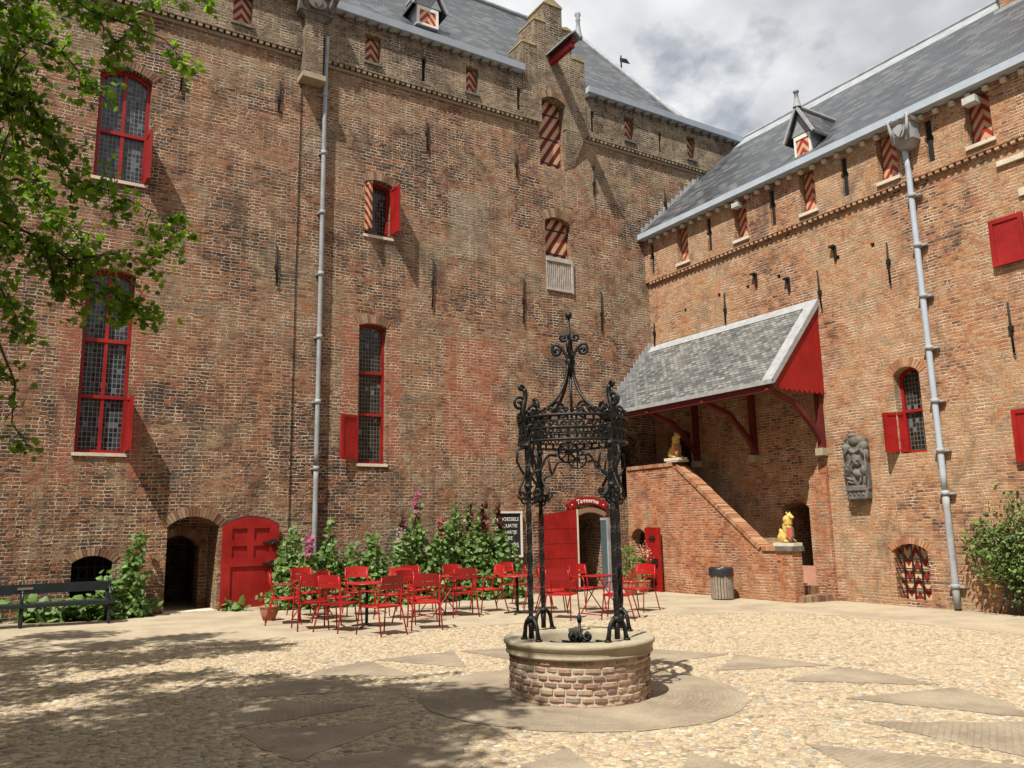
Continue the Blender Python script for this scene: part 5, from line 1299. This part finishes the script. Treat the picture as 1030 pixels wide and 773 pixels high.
# ------------------------------------------------------------------ plants
def hollyhock(x, y, h, seed, fl, label, nleaf=260, wid=.24, dens_top=.25, nfl=14):
    g = np.random.default_rng(seed); z0 = gz(x)
    t_ = thing('hollyhock', (x, y, z0), label, 'flowering plant', 'hollyhocks growing along the brick wall')
    s1 = MB(); tops = []
    for k in range(3):
        dx, dy = g.normal(0, .10, 2); hh = h * (1 if k == 0 else g.uniform(.55, .85)); tops.append((x + dx * .8, min(y + dy, YL - .12), z0 + hh))
        s1.tube([(x + dx * .3, y, z0), (x + dx * .6, min(y + dy * .5, YL - .1), z0 + hh * .5), tops[-1]], [.014, .011, .004], 5)
    s1.build('stem', 'stem', t_)
    P = []
    for k in range(nleaf):
        tp_ = tops[g.integers(0, 3)]; f = g.beta(1.15, 1.5); z = z0 + f * (tp_[2] - z0) * .97
        r_ = wid * (1 - f * (1 - dens_top)) * math.sqrt(g.uniform(.05, 1)) * 1.15; a = g.uniform(0, 6.283)
        P.append((x + (tp_[0] - x) * f + r_ * math.cos(a), min(y + r_ * math.sin(a), YL - .03), z))
    leaves('foliage', P, .098, 'holly_leaf', t_, 'round', up=.35, seed=seed, fold=.15, out=(-.2, -.9, .3))
    if fl:
        k0 = tops[0]; P = []
        for k in range(nfl):
            f = .72 + .28 * k / nfl; a = g.uniform(0, 6.283); r_ = .05
            for _ in range(16): P.append((k0[0] + r_ * math.cos(a) + g.normal(0, .012), min(y + (k0[1] - y) * f + r_ * math.sin(a) - .03, YL - .03), z0 + f * (k0[2] - z0) + g.normal(0, .014)))
        leaves('flowers', P, .075, 'fl_' + fl, t_, 'oval', up=0, seed=seed + 50, fold=.1, out=(-.3, -1, .3))
    return t_
HH = [(5.10, 17.3, 1.50, None, 'bushy green hollyhock without flowers right beside the red arched door'),
 (5.25, 17.35, 1.80, None, 'tall green hollyhock left of the downpipe, budding at the tip'), (5.58, 17.1, 1.52, 'pink', 'hollyhock with a single pink flower spike left of the grey downpipe'),
 (5.98, 17.2, 1.95, None, 'slender tall hollyhock without flowers just right of the downpipe'), (6.42, 17.25, 1.38, None, 'low green hollyhock in the dip of the flower hedge'),
 (6.78, 17.3, 1.20, None, 'lowest green hollyhock, behind the chair facing the court'), (7.12, 17.2, 1.62, None, 'pale green hollyhock left of the lilac flowers'), (7.50, 17.0, 1.68, 'lilac', 'hollyhock with lilac pink flowers, leftmost of the flowering clump'),
 (7.78, 17.2, 1.92, 'maroon', 'hollyhock with dark maroon blossom beside the lilac one'), (8.12, 17.3, 2.50, 'pink', 'tallest hollyhock with a pink blossom high on the wall'),
 (8.50, 17.0, 1.92, 'crimson', 'hollyhock with a long crimson flower spike'), (8.80, 17.2, 1.80, None, 'dense green hollyhock between the crimson and the maroon spikes'), (9.05, 17.3, 2.45, None, 'very tall green hollyhock with a bare leafy tip'),
 (9.40, 17.2, 2.28, 'maroon', 'hollyhock with blackish maroon flowers, left of two'), (9.68, 17.0, 2.30, 'maroon', 'hollyhock with a thick blackish maroon flower head, right of two'), (9.95, 17.2, 1.75, None, 'leafy green hollyhock below the maroon flowers'),
 (10.22, 17.0, 2.25, 'maroon', 'hollyhock with maroon spike overlapping the blackboard edge'), (10.55, 17.1, 1.35, None, 'short hollyhock growing under the blackboard menu')]
for i, (x, y, h, fl, lab) in enumerate(HH):
    hollyhock(x, y, h, 20 + i, fl, lab, nleaf=int(420 + 150 * h), wid=.33 if h > 1.3 else .28, dens_top=.22, nfl=11)
hollyhock(2.15, 17.35, 1.75, 90, None, 'pale green hollyhock standing between the bench and the dark doorway', 480, .27, .4)
hollyhock(1.80, 17.3, 1.0, 91, None, 'short bushy hollyhock at the right end of the bench', 260, .36, .5)
def weed(x, y, h, w_, seed, label, n=120):
    g = np.random.default_rng(seed); t_ = thing('leafy_plant', (x, y, gz(x)), label, 'plant', 'low leafy plants along the wall')
    s1 = MB()
    for k in range(4): s1.tube([(x, y, gz(x)), (x + g.normal(0, w_ * .4), min(y + g.normal(0, .06), YL - .06), gz(x) + h * .8)], .006, 4)
    s1.build('stem', 'stem', t_)
    P = [(x + g.normal(0, w_ * .5), min(y + g.normal(0, .10), YL - .04), gz(x) + .03 + h * g.uniform(0, 1) ** 1.3) for _ in range(n)]
    leaves('foliage', P, .15, 'holly_leaf', t_, 'round', up=.6, seed=seed, fold=.2, out=(-.2, -.6, .2)); return t_
for k, (x, y, h, w_, lab) in enumerate(((-1.2, 17.4, .4, .35, 'low leaves behind the far left of the bench'), (-.3, 17.4, .35, .3, 'low leaves under the left part of the bench'), (.55, 17.35, .38, .3, 'broad low leaves under the middle of the bench, near the plaque'), (1.15, 17.3, .36, .28, 'broad low leaves under the bench, below the cellar window'), (2.45, 17.45, .28, .22, 'low tuft at the foot of the doorway jamb'), (4.15, 17.52, .14, .25, 'tiny weeds at the sill of the big red door'), (1.55, 17.2, .5, .3, 'broad leaves at the bench end below the short hollyhock'))):
    weed(x, y, h, w_, 130 + k, lab, 40 if h < .3 else 90)
def pot(x, y, r_, h, label, foliage, fl=None, seed=1, fh=.4, mat='terracotta'):
    z = gz(x) + .005; t_ = thing('potted_plant', (x, y, z), label, 'potted plant')
    q = MB(); q.lathe([(0, 0), (r_ * .62, 0), (r_ * .8, h * .35), (r_ * 1.0, h * .7), (r_ * .95, h * .86), (r_ * 1.02, h * .88), (r_ * 1.02, h), (r_ * .88, h), (r_ * .85, h * .85), (0, h * .84)], (x, y, z), 24); q.build('pot', mat, t_)
    g = np.random.default_rng(seed); s1 = MB()
    for k in range(6): s1.tube([(x, y, z + h * .85), (x + g.normal(0, .06), y + g.normal(0, .06), z + h + fh * g.uniform(.5, 1))], .006, 4)
    s1.build('stem', 'stem', t_)
    P = [(x + g.normal(0, .11), y + g.normal(0, .11), z + h + fh * g.uniform(0, 1)) for _ in range(foliage)]
    leaves('foliage', P, .09, 'holly_leaf', t_, 'oval', seed=seed)
    if fl: leaves('flowers', [(x + g.normal(0, .10), y + g.normal(0, .1), z + h + fh + g.normal(0, .10)) for _ in range(260)], .06, 'fl_' + fl, t_, 'oval', up=0, seed=seed + 2)
    return t_
pot(4.22, 15.25, .17, .26, 'round terracotta pot with a sparse plant beside the side-on red chair', 30, None, 5, .25)
pot(13.35, 16.0, .2, .35, 'green shrub in a terracotta pot in front of the small round-arched opening', 320, None, 6, .85)
pot(14.25, 16.55, .18, .3, 'potted plant with dusty pink flower heads beside the narrow red door', 160, 'dusty', 8, .7)
# climber on the right wing
cl = thing('climbing_shrub', (XR - .15, 8.2, gz(XR)), 'straggling green climber against the orange wall, right of the pale downpipe', 'climbing plant')
g = np.random.default_rng(44); q = MB(); P = []
for k in range(26):
    y0_ = 8.05 + g.normal(0, .12); ytop = g.uniform(6.2, 8.85); ztop = g.uniform(1.2, 2.45) - .25 * abs(ytop - 7.6)
    mid_ = (XR - .12 - g.uniform(0, .35), (y0_ * .65 + ytop * .35), .45 + .25 * ztop)
    c_ = bez([(XR - .12, y0_, gz(XR)), mid_, (XR - .1 - g.uniform(0, .3), ytop + g.normal(0, .15), ztop * .75), (XR - .06 - g.uniform(0, .25), ytop, ztop)], 10)
    q.tube(c_, [.016 - .0012 * i for i in range(11)], 5)
    for p in c_[3:]:
        for _ in range(14): P.append((min(p.x + g.normal(0, .12), XR - .02), p.y + g.normal(0, .15), max(p.z + g.normal(0, .13), .0)))
q.build('branch', 'bark', cl)
for _ in range(220): P.append((XR - .1 - abs(g.normal(0, .15)), 7.75 + g.normal(0, .22), abs(g.normal(.15, .25))))
leaves('foliage', P, .085, 'climb_leaf', cl, 'oval', up=.5, seed=45, out=(-.9, 0, .3))

# ------------------------------------------------------------------ tree on the left, reaching into the picture
tree = thing('oak_tree', (-4.6, 5.2, gz(-4.6)), 'leafy tree whose branches hang into the upper left and dapple the cobbles', 'tree')
q = MB(); base = Vector((-4.6, 5.2, gz(-4.6)))
q.tube([base - Zv * .1, base + Zv * .4, base + Vector((.1, .1, 1.6)), base + Vector((.3, .2, 3.2)), base + Vector((.7, .6, 4.8))], [.42, .30, .25, .22, .18], 12)
q.build('trunk', 'bark', tree)
fork = base + Vector((.7, .6, 4.8))
g = np.random.default_rng(5)
BO = [('B1', [(-.71, 7.2, 5.34), (-.30, 7.2, 5.13), (-.08, 7.2, 5.06), (.11, 7.25, 4.80), (.27, 7.3, 4.53), (.50, 7.3, 4.49), (.85, 7.2, 4.33), (1.15, 7.2, 4.23)], .19, 1),
 ('B2', [(-.70, 6.4, 5.75), (-.15, 6.4, 5.73), (.25, 6.4, 5.54), (.44, 6.4, 5.35), (.48, 6.4, 5.20)], .12, .8), ('B2b', [(.25, 6.4, 5.54), (.53, 6.4, 5.51), (.79, 6.4, 5.47), (1.0, 6.4, 5.27)], .10, .55),
 ('B2c', [(-.16, 6.6, 5.86), (.38, 6.6, 6.02), (.83, 6.6, 6.03), (1.21, 6.6, 6.06)], .12, .8), ('B3', [(-.64, 7.6, 4.36), (-.22, 7.6, 4.17), (.07, 7.6, 4.07), (.30, 7.6, 3.91), (.54, 7.6, 3.74), (.83, 7.6, 3.55), (.98, 7.6, 3.45)], .20, 1.2),
 ('B3b', [(.30, 7.6, 3.91), (.60, 7.6, 4.02), (.92, 7.6, 4.01), (1.15, 7.6, 4.22)], .15, .8), ('B3c', [(.07, 7.6, 4.07), (.22, 7.6, 3.70), (.35, 7.6, 3.55)], .14, .9),
 ('B4', [(-.51, 6.8, 3.46), (-.19, 6.8, 3.11), (-.01, 6.8, 2.69), (-.01, 6.8, 2.40), (.10, 6.8, 2.24)], .10, .35), ('B5', [(-.71, 7.0, 5.48), (-.26, 7.0, 5.55), (.09, 7.0, 5.49), (.32, 7.0, 5.25), (.50, 7.0, 5.10)], .15, .8),
 ('B6', [(-.72, 8.0, 5.03), (-.21, 8.0, 4.98), (.08, 8.0, 4.67), (.22, 8.0, 4.36), (.48, 8.0, 4.30)], .22, 1.1), ('B7', [(-.55, 7.0, 3.68), (-.16, 7.0, 3.44), (-.04, 7.0, 3.22), (.04, 7.0, 3.02)], .13, .7)]
LP = []; LC = []; hub = Vector((-1.35, 7.0, 4.9))
q = MB(); q.tube(bez([fork, fork + Vector((.8, .9, .5)), hub + Vector((-1, -.2, .2)), hub], 8), [.13 - .010 * i for i in range(9)], 8); q.build('limb', 'bark', tree)
for nm, pts, spread, dens in BO:
    pts = [Vector(p) for p in pts]
    root = [] if nm in ('B2b', 'B3b', 'B3c') else bez([hub, hub.lerp(pts[0], .4) + Vector((0, .1, .15)), hub.lerp(pts[0], .8) + Vector((0, 0, .1)), pts[0]], 5)[:-1]
    full = root + pts; rs = [max(.004, .032 * (1 - i / (len(full) - .2)) ** 1.1) if root else max(.003, .012 * (1 - i / len(full))) for i in range(len(full))]
    q = MB(); q.tube(full, rs, 6)
    for i in range(len(pts) - 1):
        for k in range(int(6 * dens) + 2):
            p = pts[i].lerp(pts[i + 1], g.uniform(0, 1)); d = Vector(g.normal(0, 1, 3)); d.z -= .35; d.normalize(); L = spread * g.uniform(.6, 1.5); e = p + d * L
            q.tube([p, p + d * L * .5 + Vector((0, 0, .02)), e], [.005, .0035, .002], 4)
            for _ in range(int(8 * dens) + 5): LP.append(tuple(p.lerp(e, g.uniform(.1, 1.15)) + Vector(g.normal(0, .045, 3))))
    q.build('branch', 'bark', tree)
# filled left margin and the crown overhead: clumps of twigs
CL = [((-.28, 7.3, 5.2), (.34, .6, .6), 420), ((-.30, 7.4, 4.4), (.30, .6, .5), 360), ((-.25, 7.3, 3.9), (.30, .5, .35), 260), ((-.35, 6.8, 3.3), (.26, .4, .4), 150), ((-.2, 7.0, 5.75), (.40, .6, .2), 280)]
SHD = [(3.3, 7.3, .9, 8.6), (2.9, 7.0, .8, 7.6), (2.5, 7.9, .8, 8.0), (2.1, 6.6, 1.0, 7.6), (1.1, 6.2, 1.0, 7.2), (3.9, 6.9, .55, 8.8), (1.5, 8.3, .7, 7.4), (.5, 7.4, .9, 7.0), (.6, 6.3, .9, 7.4), (1.4, 7.3, .8, 7.2), (2.8, 6.0, .6, 8.4), (1.9, 5.3, .7, 8), (0.4, 5.4, .8, 7.4),
       (2.65, 4.75, .3, 8.6), (.7, 9.7, .6, 6.6), (-.2, 10.6, .8, 6.4), (1.3, 11.6, .8, 7.0), (2.5, 12.1, .75, 7.6), (.2, 12.3, .8, 6.8), (1.5, 13.2, .7, 7.2), (-.4, 13.8, .8, 6.8), (2.5, 13.6, .45, 7.2), (.9, 14.8, .6, 7.0), (3.1, 11.7, .4, 7.8), (1.8, 9.9, .4, 7), (-.9, 8.6, 1.0, 6.4), (-.8, 6.4, 1.0, 6.6), (2.2, 4.2, .6, 8)]
NODES = [fork + Vector((0, 0, 1.2))]
q = MB(); q.tube([fork, NODES[0]], [.17, .13], 8); q.build('limb', 'bark', tree)
for (sx, sy, r_, z) in sorted(SHD, key=lambda k: (Vector((k[0] - .548 * k[3], k[1] - .2994 * k[3], k[3])) - fork).length):
    c_ = (sx - .548 * z, sy - .2994 * z, z); CL.append((c_, (r_ * 1.3, r_ * 1.2, r_ * .9), int(1750 * r_ * r_) + 180)); cv = Vector(c_)
    a_ = min(NODES, key=lambda v: (v - cv).length); w_ = Vector(g.normal(0, .25, 3)); NODES.append(cv)
    q = MB(); q.tube(bez([a_, a_.lerp(cv, .35) + w_, a_.lerp(cv, .7) - w_ + Zv * .2, cv], 8), [.05 - .004 * i for i in range(9)], 6); q.build('limb', 'bark', tree)
q = MB()
for (c_, r_, n_) in CL:
    c_ = Vector(c_); nt = max(6, n_ // 14)
    for k in range(nt):
        d = Vector(g.normal(0, 1, 3)).normalized(); rr_ = g.uniform(.25, 1.05); e = c_ + Vector((d.x * r_[0], d.y * r_[1], d.z * r_[2])) * rr_; s0 = c_.lerp(e, .3)
        q.tube([s0, s0.lerp(e, .5) + Vector((0, 0, .04)), e], [.012, .007, .003], 4)
        for _ in range(16): (LP if c_[2] < 6 and c_[0] > -.6 else LC).append(tuple(e + Vector(g.normal(0, .10 if c_[2] < 6 else .085, 3))))
q.build('twigs', 'bark', tree)
leaves('crown', LP, .070, 'oak_leaf', tree, 'lobed', up=.45, seed=9, fold=.22)
leaves('upper_crown', LC, .105, 'oak_leaf', tree, 'lobed', up=.45, seed=19, fold=.22)

# ------------------------------------------------------------------ the other sides of the closed courtyard, behind and left of the camera
q = MB(); q.box(-9.5, -8.5, -9, YL + 2, -1, 12); q.box(-8.5, XR + 6, -10, -9, -1, 12); o = q.build('courtyard_wall', 'brick_right'); tag(o, kind='structure')
